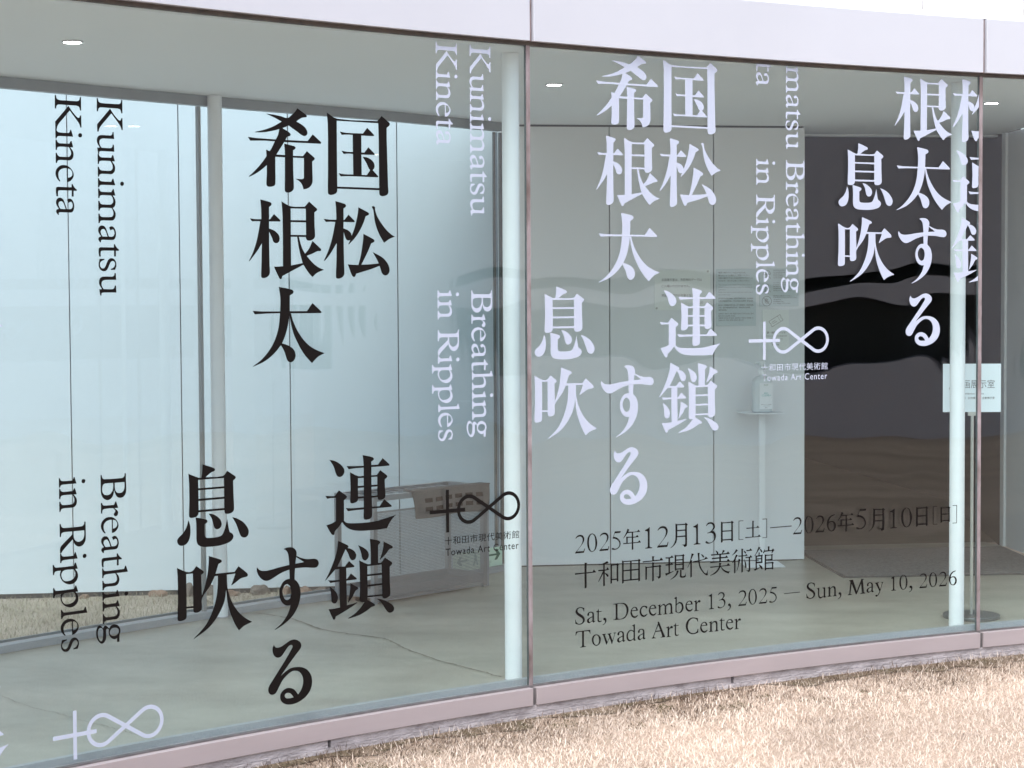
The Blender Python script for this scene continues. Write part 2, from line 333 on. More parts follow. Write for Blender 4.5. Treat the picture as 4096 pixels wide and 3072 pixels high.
# dim room beyond the doorway
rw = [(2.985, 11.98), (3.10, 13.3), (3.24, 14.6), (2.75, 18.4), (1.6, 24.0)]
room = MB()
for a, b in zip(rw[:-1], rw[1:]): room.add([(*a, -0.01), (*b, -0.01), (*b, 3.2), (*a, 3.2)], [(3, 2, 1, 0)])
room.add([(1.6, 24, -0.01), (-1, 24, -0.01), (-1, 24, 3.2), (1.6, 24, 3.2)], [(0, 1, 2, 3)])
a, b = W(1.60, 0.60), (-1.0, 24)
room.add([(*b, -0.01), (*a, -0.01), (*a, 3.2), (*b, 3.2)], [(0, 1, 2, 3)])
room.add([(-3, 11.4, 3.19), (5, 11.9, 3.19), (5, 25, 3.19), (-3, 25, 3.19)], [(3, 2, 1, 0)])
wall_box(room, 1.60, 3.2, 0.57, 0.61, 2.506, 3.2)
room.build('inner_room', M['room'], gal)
p_, q_ = W(1.6, 0.615), W(3.2, 0.615)
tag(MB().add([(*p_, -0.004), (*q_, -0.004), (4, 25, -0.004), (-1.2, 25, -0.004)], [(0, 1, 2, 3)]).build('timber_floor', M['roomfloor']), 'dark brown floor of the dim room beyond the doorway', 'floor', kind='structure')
lob = MB().prism([(2.995, 11.885), (3.022, 11.586), (3.30, 9.45), (3.50, 9.45), (3.25, 11.9)], 0.001, 2.5045)
lob.build('lobby_wall', M['lobby'], gal)
MB().prism([(2.978, 11.97), (2.982, 11.90), (2.9945, 11.893), (3.2, 11.92), (3.2, 12.0)], 0.001, 2.5045).build('door_frame', M['lobby'], gal)

# ------------------------------------------------------------------ columns and ceiling lights
def column(x, y, label):
    t = thing('column', label, 'column', 'slim round white columns inside the corridor', (x, y, 0))
    MB().lathe([(0.0345, 0.0015), (0.0345, 2.5035)], 40).build('shaft', M['column'], t, smooth=True)
    MB().lathe([(0.0385, 0.0012), (0.0375, 0.004), (0.0347, 0.006)], 40).build('foot_sealant', M['plinth'], t, smooth=True)
column(-1.412, 9.43, 'slim white round column beside the far glass wall, dimmer than the others')
column(0.0, 7.845, 'slim bright white column standing just left of the pinkish glass joint')
column(2.052, 9.045, 'slim white column in front of the white direction sign on a pole')
def downlight(x, y, label):
    t = thing('ceiling_light', label, 'ceiling light', 'round recessed ceiling lights', (x, y, 0))
    n = 36; r0, r1 = 0.0405, 0.0325
    MB().lathe([(r1, 2.5005), (r1 + 0.001, 2.4985), (r0 - 0.001, 2.4985), (r0, 2.5005), (r0, 2.5045)], n).build('rim', M['rim'], t, smooth=True)
    MB().lathe([(0.0, 2.4975), (r1 * 0.7, 2.4976), (r1, 2.4982)], n).build('lens', M['lamp'], t)
downlight(-1.636, 7.40, 'lit round ceiling light at the far left over the black kanji pane')
downlight(0.200, 8.995, 'lit round ceiling light left of the white kanji, just past the joint')
downlight(2.430, 9.985, 'lit round ceiling light at the right edge beyond the second joint')

# ------------------------------------------------------------------ lettering
GL = {
'k国':'0 2955 451 2755 2224 2762 2415 2956 2758 2729 2786 2675 2752 2613 2639 2534 2637 2087 2657 1291 2680 395 2692 176 2645 85 2535 36 2413 17 2316 42 2283 105 2277 234 426 237 421 151 372 71 253 19 123 0 40 27 13 100 26 802 40 1970 35 2553/431 2682 2259 2684 2277 2071 2278 312 427 312 426 1597|560 2302 826 2270 1579 2276 1767 2494 2061 2259 2073 2220 2044 2203 1506 2198 1504 1587 1632 1588 1810 1789 2085 1567 2099 1538 2077 1519 1503 1508 1507 769 1731 770 1883 955 1806 1042 1736 1177 1558 1427 1750 1415 1930 1343 2038 1248 2085 1131 2060 1021 1999 959 2239 749 2246 720 2214 703 903 705 581 682 488 798 761 769 1131 772 1127 1514 912 1519 717 1498 623 1615 865 1586 1123 1587 1123 2201 920 2206 639 2183',
'k希':'766 2736 1067 2724 1387 2684 1674 2633 1848 2748 1988 2861 2101 3001 2479 2782 2507 2741 2474 2701 2287 2671 2054 2532 2273 2434 2423 2336 2503 2234 2523 2139 2477 2059 2384 2030 2280 2054 2072 2174 1723 2368 1589 2313 1462 2265 1759 2121 1807 2056 1781 2011 1649 1972 1583 1854 2526 1861 2746 2107 3095 1856 3116 1818 3085 1786 2067 1780 1531 1779 1190 1327 1548 1323 1544 1498 1519 1727 1950 1650 2009 1605 1990 1556 1902 1499 1899 1310 2317 1316 2489 1501 2806 1282 2827 1244 2801 1200 2716 1139 2719 833 2726 485 2701 349 2606 230 2489 168 2325 131 2292 239 2223 353 2120 436 1981 503 2283 498 2349 540 2358 1244 1898 1245 1897 804 1918 228 1895 112 1802 32 1686 0 1582 3 1525 62 1541 791 1547 1239 1143 1243 1139 776 1135 318 1102 240 999 193 873 180 782 202 753 267 777 667 776 933 562 773 310 622 37 499 21 523 220 676 542 981 773 1256 753 1483 908 1433 1006 1570 1127 1785 689 1788 95 1762 0 1889 350 1866 1170 1856 1263 2011 1323 2223 1059 2153 785 2096 557 2069 312 2059 308 2081 694 2173 1061 2305 1426 2494 1111 2622',
'k松':'522 2804 937 2711 994 2660 972 2600 880 2543 878 2127 911 2132 1093 2328 1349 2116 1370 2083 1341 2055 877 2054 875 1826 1069 1757 1188 1670 1230 1563 1358 1850 1457 2168 1520 2465 1529 2607 1965 2425 2013 2377 1976 2327 1855 2281 1744 2015 1548 1696 1353 1466 1099 1242 1076 1259 1161 1398 1065 1387 982 1431 924 1548 878 1689 872 1174 883 486 891 191 847 93 739 24 620 0 537 18 519 92 544 583 564 1284 371 1012 179 776 23 634 0 653 205 1030 376 1482 513 2047 312 2053 104 2040 6 2155 266 2129 557 2134 554 2483|2137 2647 2210 2659 2277 2625 2293 2482 2375 2285 2543 2050 2784 1794 2977 1648 3158 1554 2927 1477 2669 1322 2489 1571 2346 1847 2253 2144 2196 2520 2132 2622|1745 1643 2197 1447 2242 1388 2208 1338 2093 1297 1950 1008 1650 514 2017 528 2418 564 2310 752 2148 980 2385 882 2602 774 2771 625 2880 456 2908 316 2865 196 2766 125 2657 131 2560 205 2512 325 2453 470 2015 333 1411 182 1374 93 1326 60 1266 77 1195 172 1043 522 1271 508 1511 505 1610 807 1699 1223 1738 1481',
'k根':'501 2800 933 2707 978 2651 955 2603 867 2540 861 2111 902 2111 1072 2300 1326 2095 1344 2061 1321 2038 860 2032 857 1790 1069 1718 1217 1615 1291 1501 1289 1367 1224 1290 1120 1273 1029 1325 974 1458 855 1676 852 1247 859 579 868 235 830 139 726 66 600 38 521 53 499 119 525 672 544 1262 375 1022 190 812 18 624 0 639 193 992 346 1402 491 2027 321 2031 146 2018 50 2130 276 2106 533 2108 531 2459|1388 2757 1783 2589 2386 2590 2571 2779 2900 2535 2921 2500 2892 2457 2798 2393 2799 1931 2818 1582 2794 1484 2687 1405 2558 1378 2465 1396 2426 1460 2420 1508 2121 1508 2195 1263 2274 1071 2377 917 2555 1103 2699 1376 3059 1098 3082 1056 3046 1015 2905 1004 2681 910 2451 836 2608 677 2794 522 2980 416 3192 343 2955 260 2825 192 2687 75 2532 220 2405 375 2297 514 2021 393 1392 111 1364 25 1322 0 1272 25 1040 446 1236 447 1425 463 1433 1446 1432 2212 1413 2557/1782 2512 2427 2516 2427 2104 1781 2099/1780 2028 2428 2029 2427 1580 1777 1576/1776 1502 2042 1506 2101 1166 2178 857 2268 577 1774 492',
'k太':'1135 2796 1688 2699 1764 2631 1744 2563 1600 2487 1581 1928 2324 1926 2568 2214 2941 1914 2957 1875 2929 1850 1643 1854 1720 1598 1902 1247 2177 893 2455 664 2759 511 3083 402 2851 313 2708 219 2523 56 2310 249 2079 526 1897 821 1738 1134 1638 1483 1573 1831 1534 1562 1461 1274 1366 1025 1247 792 1454 734 1662 633 1776 514 1821 358 1784 223 1690 129 1574 113 1470 173 1414 291 1336 505 1195 726 1013 531 758 326 458 152 23 0 0 12 298 185 599 445 855 765 1020 1089 1117 1414 1173 1861 618 1855 112 1832 16 1962 391 1934 1181 1926 1194 2374',
'k連':'194 2757 407 2711 621 2604 763 2486 845 2352 832 2224 747 2130 627 2102 532 2144 462 2257 381 2490|1662 2848 2093 2748 2170 2687 2153 2644 2050 2580 2053 2459 2346 2456 2556 2687 2847 2453 2874 2411 2847 2386 2053 2379 2044 2075 2286 2078 2446 2245 2745 2035 2767 1993 2744 1954 2645 1886 2654 1567 2671 1283 2638 1194 2540 1151 2417 1139 2339 1161 2309 1252 2057 1245 2068 913 2403 909 2613 1156 2930 911 2954 875 2924 847 2068 846 2070 601 2032 513 1922 462 1777 451 1699 479 1681 550 1691 840 1297 839 988 822 889 953 1153 924 1692 920 1693 1260 1446 1254 1421 1179 1336 1126 1179 1097 1107 1122 1091 1193 1114 1669 1101 2028 1091 2252 1468 2081 1702 2084 1701 2380 1338 2382 1037 2359 943 2486 1219 2465 1702 2450 1691 2631/1448 2006 1701 2006 1701 1720 1444 1721/1444 1647 1700 1650 1696 1330 1445 1328/2049 2012 2309 2008 2306 1721 2045 1718/2045 1647 2305 1650 2307 1324 2048 1322|0 1459 249 1431 421 1425 597 1621 930 1393 951 1352 917 1305 813 1233 812 487 907 420 1099 375 1630 350 2165 362 2606 429 3130 532 2949 373 2824 221 2729 62 2283 41 1724 50 1385 77 1096 146 881 273 727 444 570 278 406 133 380 26 332 0 257 36 30 385 261 432 453 506 463 1353 272 1360 86 1344',
'k鎖':'584 2902 1006 2703 1046 2645 993 2604 1137 2562 1305 2457 1385 2320 1350 2193 1265 2135 1168 2139 1097 2216 1015 2403 904 2562 774 2335 542 1958 865 1938 1055 2120 1279 1929 1293 1892 1262 1875 929 1872 932 1473 968 1479 1132 1659 1383 1459 1395 1428 1365 1409 931 1409 934 1183 945 503 1186 528 1392 566 1399 541 1137 413 774 262 449 142 424 61 376 26 328 51 130 441 369 435 637 456 627 1015 624 1403 404 1401 217 1388 126 1502 357 1475 625 1473 625 1867 481 1860 445 1868 240 1689 12 1501 0 1518 194 1812 414 2248 525 2555|183 1268 353 1152 483 1009 553 843 527 706 454 624 359 629 281 692 255 894 233 1075|1103 1296 1423 1125 1463 1070 1422 1035 1337 1003 1214 815 1013 586 987 604 1045 812 1091 1068|1459 2670 1669 2576 1862 2439 1938 2291 1907 2153 1809 2076 1712 2090 1640 2177 1594 2362 1523 2548|2609 2708 2988 2514 3024 2460 2987 2416 2876 2402 2739 2261 2455 2040 2436 2062 2519 2260 2595 2496|1993 2854 2377 2767 2462 2710 2444 2661 2363 2593 2356 1936 2486 1936 2664 2106 2969 1907 2998 1857 2961 1806 2877 1743 2876 1195 2896 766 2870 657 2759 597 2624 579 2550 608 2522 686 1867 694 1854 609 2157 436 2205 381 2168 344 2033 318 1813 200 1472 76 1011 0 992 22 1303 165 1547 349 1731 541 1622 538 1538 565 1514 644 1532 1124 1526 1726 1506 2103 1880 1930 2031 1927 2035 2283 2010 2647/1872 1855 2509 1857 2518 1549 1871 1549/1871 1481 2518 1478 2522 1164 1872 1161/1874 1090 2523 1091 2527 752 1872 758|2286 601 2549 542 2794 431 2990 299 3070 179 3037 81 2938 26 2815 33 2717 115 2608 268 2475 444',
'kす':'1148 2855 1277 2893 1439 2894 1579 2856 1683 2759 1712 2649 1697 2562 1925 2463 2182 2401 2465 2392 2595 2343 2657 2249 2651 2151 2568 2070 2437 2062 2038 2110 1635 2119 1613 1876 1611 1720 1727 1621 1818 1465 1862 1225 1836 992 1739 728 1548 456 1312 267 1054 121 751 0 740 17 985 168 1173 341 1316 540 1388 708 1413 813 1296 806 1157 860 1020 1001 953 1203 967 1434 1074 1637 1215 1740 1397 1765 1387 2094 1173 2046 963 1979 637 1836 499 1792 361 1793 224 1858 88 1997 10 2149 0 2247 24 2312 103 2217 239 2162 480 2152 1012 2227 1385 2265 1369 2485 1332 2683 1252 2798/1687 2514 2028 2307 1852 2294 1653 2283/1294 1586 1189 1558 1107 1439 1082 1306 1126 1145 1206 1040 1299 1006 1404 1058 1453 1209 1454 1345 1410 1496',
'kる':'264 2241 309 2158 401 2117 552 2128 763 2220 950 2305 1126 2327 1289 2278 1405 2182 1441 2069 1402 1966 1224 1791 963 1530 751 1303 550 1089 749 1215 961 1305 1171 1321 1382 1300 1569 1236 1733 1117 1849 944 1894 740 1867 526 1770 342 1580 170 1343 56 1107 0 874 4 688 59 550 176 505 319 542 461 671 570 835 611 998 581 1137 497 1276 321 1395 442 1479 618 1505 792 1472 954 1379 1094 1240 1177 1076 1192 935 1151 747 1029 606 902 464 696 345 517 252 462 136 462 45 520 0 643 36 774 166 941 424 1248 708 1582 992 1957 1059 2066 1053 2120 995 2143 901 2115 783 2002 618 1818 524 1761 396 1758 282 1831 214 1956 204 2112/703 331 711 389 774 429 856 431 960 390 1087 239 947 229 830 235 749 266',
'k息':'1059 2881 1534 2716 1573 2661 1532 2612 1409 2577 1174 2425 1886 2423 2068 2593 2402 2376 2421 2336 2394 2291 2310 2230 2315 1812 2334 1259 2306 1166 2203 1102 2035 1083 1956 1108 1931 1185 1929 1229 880 1230 852 1148 767 1080 569 1062 499 1092 483 1168 509 1755 504 2259 483 2591 898 2425 1008 2421 1044 2616/875 2351 1925 2347 1928 2061 877 2061/878 1993 1927 1989 1927 1695 880 1697/879 1624 1926 1623 1926 1303 883 1305|452 993 501 896 535 725 527 482 469 300 358 179 204 134 84 158 5 249 0 351 78 447 233 564 344 704 412 847|749 1066 1009 1008 1196 951 1233 907 1217 859 1121 798 1115 431 1143 353 1220 318 1464 306 1710 323 1822 370 1903 496 1972 661 2043 921 2074 728 2127 477 2160 436 2249 381 2298 291 2269 198 2155 104 1930 38 1616 0 1127 10 928 53 819 138 773 273 775 611 769 892|1288 1155 1454 1125 1631 1029 1763 905 1813 769 1782 658 1692 593 1580 593 1503 662 1461 798 1407 972|2246 957 2437 902 2684 764 2840 608 2929 447 2915 295 2823 207 2699 203 2598 265 2532 404 2455 602 2368 780',
'k吹':'5 2520 390 2344 616 2344 784 2506 1072 2308 1094 2268 1064 2224 982 2181 988 1827 1004 1476 1142 1811 1237 2178 1291 2550 1302 2808 1790 2635 1838 2583 1822 2541 1694 2489 1570 2164 2356 2153 2523 2337 2875 2063 2913 1992 2896 1940 2817 1925 2612 1892 2441 1800 2236 1688 2214 1700 2284 1845 2389 2086 2035 2083 2036 1870 2055 1640 2141 1326 2272 1045 2449 786 2650 582 2852 434 3074 309 2861 251 2690 184 2511 71 2374 269 2231 553 2123 832 2048 1127 1998 1551 1961 1307 1890 1087 1752 836 1569 591 1343 371 1074 195 661 0 646 15 896 197 1166 448 1371 765 1510 1072 1604 1384 1654 1758 1663 2079 1536 2078 1364 1788 1003 1358 998 1053 974 961 863 899 719 896 654 932 645 1074 374 1080 372 805 343 724 221 682 79 678 14 706 0 792 31 1367 33 1927 27 2244/377 2265 645 2262 646 1862 644 1134 378 1145',
'vK':'2 -3 50 0 58 -70 89 -127 184 -153 508 -151 813 -148 883 -131 922 -81 933 -6 979 -3 979 -441 933 -444 920 -373 886 -315 803 -296 513 -296 161 -297 92 -316 61 -359 46 -431 -2 -434 -2 -286|505 -315 627 -473 750 -603 832 -670 873 -688 913 -665 927 -605 976 -602 981 -992 931 -995 918 -933 884 -864 789 -744 551 -472 389 -642 193 -848 108 -953 73 -1026 58 -1092 3 -1095 0 -853 252 -590',
'vu':'581 0 627 0 644 -225 255 -225 172 -237 116 -267 85 -315 84 -398 113 -470 160 -529 486 -533 541 -512 570 -471 581 -413 629 -413 645 -644 165 -643 96 -654 71 -684 74 -738 25 -738 -12 -535 91 -529 31 -446 -12 -357 -17 -279 7 -196 63 -142 154 -115 493 -114 549 -94 574 -58',
'vn':'1 -2 52 0 72 -62 133 -101 201 -107 516 -102 569 -14 597 -12 662 -220 545 -222 613 -294 660 -381 665 -470 643 -555 586 -616 510 -647 427 -646 151 -647 88 -665 60 -702 50 -746 0 -748 1 -422 49 -420 64 -477 125 -530 194 -537 428 -536 498 -525 547 -487 572 -420 563 -349 537 -285 489 -216 158 -218 82 -239 58 -275 49 -329 1 -331',
'vi':'0 -5 49 -3 67 -64 133 -103 505 -108 563 -1 590 0 663 -219 158 -221 89 -235 58 -266 49 -305 0 -307|998 -156 992 -184 975 -208 951 -224 923 -231 895 -226 871 -211 855 -189 850 -161 856 -134 873 -110 897 -94 925 -87 953 -92 977 -106 993 -129',
'vm':'0 -2 50 0 70 -61 127 -101 506 -103 563 -1 595 0 661 -217 556 -217 614 -282 658 -376 662 -460 644 -544 602 -599 553 -626 600 -688 654 -776 661 -866 637 -950 581 -1017 511 -1042 151 -1044 82 -1063 54 -1100 47 -1135 -2 -1136 -3 -826 48 -824 65 -886 126 -926 195 -932 471 -926 527 -905 565 -850 571 -778 551 -701 504 -631 159 -630 83 -648 59 -684 47 -726 1 -727 0 -405 50 -403 68 -464 126 -510 188 -518 444 -517 513 -494 560 -445 571 -379 551 -296 497 -218 152 -216 80 -233 58 -269 50 -313 2 -315',
'va':'135 0 203 -13 258 -59 305 -148 384 -361 516 -359 565 -334 597 -286 601 -214 575 -143 534 -120 450 -157 396 -63 445 -30 508 -19 576 -47 631 -124 661 -225 655 -333 619 -423 569 -463 514 -473 126 -472 92 -490 82 -520 91 -550 53 -560 9 -509 -18 -456 -3 -403 39 -372 87 -360 20 -272 -17 -177 -7 -94 38 -34 86 -6/174 -117 119 -133 83 -176 76 -223 102 -294 149 -362 335 -362 283 -220 242 -149 208 -122',
'vt':'574 -1 615 0 649 -63 697 -122 766 -172 765 -215 649 -218 646 -406 574 -407 577 -213 134 -218 86 -231 68 -273 63 -344 71 -412 7 -412 -12 -297 -14 -190 5 -137 46 -110 95 -106 572 -106',
'vs':'22 -25 205 -24 205 -62 128 -84 66 -126 34 -180 36 -251 69 -310 124 -343 186 -328 235 -274 293 -154 343 -64 406 -16 476 0 559 -21 620 -80 656 -164 656 -259 608 -389 445 -390 446 -354 525 -326 582 -272 611 -206 598 -146 564 -107 509 -96 446 -129 389 -225 345 -315 296 -387 233 -426 164 -435 81 -411 13 -346 -19 -251 -13 -156',
've':'295 0 402 -11 509 -59 602 -149 654 -252 660 -334 624 -417 555 -490 474 -534 402 -542 401 -101 320 -102 212 -129 130 -191 91 -274 94 -367 119 -454 162 -516 137 -543 58 -473 0 -371 -18 -278 4 -173 79 -77 174 -20/444 -108 442 -401 530 -380 592 -331 611 -266 595 -196 548 -139 495 -114',
'vB':'-2 0 46 -3 56 -68 90 -124 159 -147 807 -152 878 -130 918 -78 925 0 975 -3 975 -179 982 -422 976 -616 938 -710 866 -783 768 -810 684 -800 601 -745 547 -644 509 -533 498 -629 447 -746 362 -824 264 -849 168 -827 72 -753 18 -653 -1 -544 -3 -291/64 -392 93 -328 163 -294 476 -292 476 -434 451 -541 394 -621 323 -670 226 -681 143 -663 81 -598 55 -512/539 -291 914 -294 914 -466 884 -560 813 -628 714 -645 631 -627 569 -562 543 -463',
'vr':'-5 -4 41 -7 61 -66 116 -103 498 -107 553 0 584 -2 660 -216 510 -220 593 -277 648 -342 654 -403 618 -473 568 -493 513 -476 479 -437 486 -402 536 -345 548 -310 510 -265 448 -218 148 -218 79 -236 50 -282 45 -360 -4 -356',
'vh':'1 -3 46 -7 61 -61 127 -104 848 -104 899 0 930 -3 1001 -215 551 -217 613 -281 658 -376 666 -462 636 -544 579 -611 495 -638 188 -635 104 -656 69 -689 51 -739 5 -736 4 -420 49 -425 65 -483 120 -525 455 -527 525 -496 565 -439 563 -354 536 -273 502 -217 153 -219 83 -244 58 -278 50 -331 1 -326',
'vg':'-133 0 -64 -36 11 -118 39 -61 88 -37 144 -56 206 -111 240 -152 290 -79 374 -41 458 -37 556 -69 632 -139 670 -235 671 -320 641 -414 633 -644 539 -642 537 -517 464 -538 380 -521 297 -462 236 -370 217 -264 228 -193 191 -158 156 -151 123 -186 119 -458 80 -550 16 -614 -54 -626 -130 -583 -211 -476 -257 -350 -262 -217 -239 -111 -196 -32/-93 -95 -142 -111 -178 -167 -193 -262 -181 -384 -142 -485 -87 -540 -45 -534 -17 -477 0 -346 3 -165 -38 -118/456 -154 372 -156 302 -202 266 -270 272 -332 313 -385 396 -418 494 -414 579 -364 611 -289 596 -214 533 -170',
'vR':'0 -3 47 -7 62 -76 108 -127 176 -145 815 -147 884 -123 923 -73 934 0 978 -4 981 -233 979 -544 957 -649 887 -750 790 -801 708 -805 613 -767 533 -670 483 -552 287 -718 108 -879 73 -923 52 -962 5 -964 1 -821 43 -731 167 -624 442 -406 463 -366 468 -287 146 -284 85 -308 57 -353 49 -432 2 -427/519 -286 922 -288 922 -431 897 -536 834 -608 738 -644 649 -635 575 -579 529 -485 522 -383',
'vp':'-280 0 -233 -5 -214 -63 -151 -103 506 -107 560 -5 590 -8 661 -218 561 -216 619 -291 662 -403 656 -509 599 -611 495 -683 373 -706 251 -681 116 -607 24 -490 -14 -368 -6 -286 22 -220 -120 -221 -187 -232 -218 -276 -232 -336 -277 -334/191 -214 96 -249 47 -315 42 -397 78 -496 144 -562 252 -586 375 -575 485 -527 554 -445 563 -357 537 -283 490 -221',
'vl':'1 -2 45 -7 64 -63 132 -98 855 -102 904 0 935 -3 997 -205 177 -207 102 -228 68 -259 47 -298 -1 -292',
'M2':'17 606 93 690 187 730 282 733 388 696 453 606 462 529 422 418 327 310 90 78 420 71 461 167 496 168 443 0 0 3 0 28 268 277 351 404 380 516 364 593 305 651 222 665 128 649 41 593',
'M0':'255 745 362 703 444 601 496 444 502 309 466 158 383 50 240 0 122 51 39 173 0 328 5 481 42 612 137 719/250 717 172 678 120 587 95 455 99 302 134 146 193 55 252 26 335 63 388 165 407 316 396 470 373 606 314 687',
'M5':'151 742 415 739 458 745 426 668 146 666 91 535 258 484 377 388 437 278 432 162 340 53 220 4 76 0 0 21 5 79 65 78 148 45 244 51 340 111 381 204 365 283 293 375 174 436 38 462',
'M年':'221 889 324 838 300 820 264 761 697 749 777 817 873 717 504 714 511 539 648 539 709 602 800 508 511 500 510 312 744 314 817 381 913 276 510 271 514 44 502 16 437 1 435 273 5 271 0 315 161 313 155 565 436 545 437 709 227 705 131 606 22 507 3 512 107 656 180 786/231 515 436 510 435 308 231 308',
'M1':'0 769 133 818 231 873 245 872 243 98 264 53 369 30 369 0 22 1 17 33 119 52 143 95 140 671 114 712 7 729',
'M月':'257 942 362 909 755 903 792 950 907 853 853 817 856 -3 815 -50 716 -68 667 0 576 41 729 41 758 73 759 359 349 365 336 251 275 118 152 9 10 -63 0 -49 140 59 226 200 258 355/357 860 760 853 759 661 357 664/357 614 759 612 759 415 356 413',
'M3':'33 765 113 859 237 894 361 876 460 816 502 713 485 625 373 529 484 465 546 361 546 241 472 107 335 27 173 -5 37 22 0 71 25 115 74 105 149 54 248 39 372 74 447 169 454 288 397 391 298 442 100 432 95 462 211 484 335 555 398 651 390 741 323 811 237 825 137 807 50 739',
'M日':'1 883 108 842 532 844 575 886 675 809 627 762 637 39 607 11 544 11 539 66 95 73 90 13 0 -11/95 797 540 794 539 487 95 493/95 443 539 437 539 120 95 123',
'M[':'0 857 251 855 251 829 33 829 33 65 251 64 251 40 0 41',
'M土':'375 811 483 792 450 769 450 517 596 522 659 584 760 491 450 487 450 127 672 134 740 205 829 101 5 93 0 137 370 128 370 486 68 482 63 528 370 522',
'M]':'0 854 243 851 243 33 0 33 0 60 210 56 210 826 0 825',
'M6':'440 737 427 712 268 651 163 552 111 438 242 462 375 444 467 353 499 245 468 109 375 19 243 0 111 68 19 211 0 350 44 516 163 658 308 723/216 411 124 380 98 302 111 195 164 86 257 37 336 85 388 178 380 305 322 389',
'M—':'0 462 1152 468 1152 430 0 425',
'M十':'474 1038 621 1011 573 967 576 638 868 636 939 726 1057 597 576 588 573 49 545 4 474 0 472 593 0 586 0 647 472 637',
'M和':'456 1007 532 933 492 917 336 901 331 677 407 674 467 756 567 651 335 622 340 535 478 476 530 413 513 372 465 361 418 413 335 511 337 25 273 -3 254 14 251 524 143 350 17 198 0 209 120 410 240 621 9 630 2 685 257 677 258 883 27 875 22 888 265 936|618 882 699 852 922 848 970 888 1053 814 1013 778 1015 150 943 123 931 205 697 210 696 90 619 68/699 798 934 800 931 263 697 264',
'M田':'0 976 89 939 824 933 860 981 949 900 908 864 913 75 828 37 821 112 86 120 85 49 1 21/89 895 409 891 407 570 87 568/493 892 823 885 822 566 492 567/87 519 407 516 406 171 86 165/492 515 822 515 821 167 490 169',
'M市':'478 1027 612 1006 570 965 570 857 867 853 945 941 1062 809 5 804 0 853 485 850|485 780 616 756 570 720 569 622 830 621 879 653 964 577 922 541 926 152 889 97 804 70 768 126 690 172 809 162 834 189 835 562 569 564 568 16 487 -17 484 561 222 562 216 94 136 72 133 638 210 606 484 610',
'M現':'26 928 275 919 354 986 447 882 263 871 258 645 294 632 348 681 426 596 258 586 257 287 445 330 453 314 225 224 102 185 53 154 0 262 176 277 177 578 35 574 35 633 177 635 177 863 31 869|498 999 581 969 895 965 940 1002 1016 929 978 892 982 345 906 325 856 359 579 361 567 334 504 327/581 918 895 914 895 787 580 791/580 741 895 736 894 605 580 603/580 555 894 550 894 413 580 413|605 349 713 316 642 180 516 69 290 -23 278 -8 453 95 567 207|775 351 856 351 855 102 881 76 994 81 1044 127 1057 238 1082 63 1044 16 943 4 805 21 767 59',
'M代':'216 990 342 954 266 848 190 712 266 675 233 643 231 18 201 -10 151 -16 147 593 13 391 0 402 101 597 165 774|526 991 650 971 628 922 632 678 873 710 957 800 1076 705 637 633 657 493 746 302 872 140 974 81 1025 158 1068 257 1055 74 1063 22 1012 -4 910 45 746 201 619 394 569 622 303 601 296 653 561 673|691 917 797 889 861 823 868 782 822 761 784 809',
'M美':'286 1024 396 964 434 900 426 866 625 866 676 1016 791 966 740 929 663 865 881 867 945 935 1047 814 574 814 574 716 804 715 868 772 962 662 574 658 574 535 880 539 944 622 1064 511 13 502 8 554 484 538 485 661 97 659 90 715 485 716 485 815 52 812 47 868 345 866 357 885|479 487 604 457 574 419 561 352 880 358 949 441 1067 319 574 312 714 192 880 108 1072 68 1008 46 987 -14 816 51 663 155 548 298 459 171 280 42 13 -29 0 -13 229 87 382 198 459 315 13 304 6 356 472 351',
'M術':'218 997 316 938 180 824 13 738 0 751 128 859|218 770 313 722 205 596 231 563 192 535 192 0 115 -36 115 479 13 415 0 430 115 572|501 997 616 972 583 939 583 702 706 708 758 758 840 669 583 661 582 0 500 -28 500 661 346 662 341 714 500 702|611 906 719 857 752 793 719 765 668 810|346 575 454 547 410 436 333 195 251 53 236 62 320 278|642 553 719 434 770 265 770 172 706 150 693 271|763 916 925 915 989 977 1080 873 770 864|719 626 938 625 994 693 1085 583 964 571 969 43 938 -7 860 -32 822 13 745 60 860 47 886 70 886 577 724 574',
'M館':'250 1019 349 967 315 938 418 858 457 782 418 748 375 788 297 918 186 781 44 625 23 631 134 785|250 776 341 749 307 720 302 652 406 651 437 680 488 631 457 595 457 305 160 306 165 88 354 146 359 129 199 54 83 11 57 -18 0 80 88 83 83 660 160 638 245 648/160 592 380 591 380 518 160 518/160 472 380 472 380 373 160 372|251 258 406 184 478 74 445 19 380 61|742 1001 859 972 828 943 828 829 950 831 1014 893 1092 810 976 693 931 697 963 778 574 770 535 725 496 701 475 750 548 849 548 921 579 826 742 829|574 670 651 640 937 638 970 667 1022 617 994 578 996 400 929 384 652 394 652 311 950 306 1002 316 1067 270 1028 231 1033 1 971 -15 963 17 652 20 652 -18 574 -37/652 592 924 593 924 443 652 442/652 255 963 257 963 75 652 76',
'NS':'1 222 24 220 48 132 118 58 212 33 319 57 378 137 355 216 261 292 120 382 26 477 14 564 74 664 216 701 334 686 452 646 446 507 420 510 392 595 322 649 215 665 133 629 109 555 156 484 309 393 426 295 473 195 449 92 342 16 212 -3 82 23 0 56',
'Na':'23 393 89 450 208 467 315 432 350 361 349 83 408 68 401 49 325 9 273 52 265 72 111 1 28 38 0 108 29 182 136 229 271 273 272 359 243 416 172 430 113 404 112 327 53 298 22 336/271 235 136 190 93 128 116 58 206 68 270 110',
'Nt':'131 550 143 549 143 443 286 449 274 417 143 414 141 97 177 45 291 48 284 25 177 -3 105 14 75 84 76 411 0 422 0 438 84 478',
'N,':'25 95 49 151 121 159 185 99 184 2 119 -88 7 -138 0 -118 96 -66 120 9 108 48 48 58',
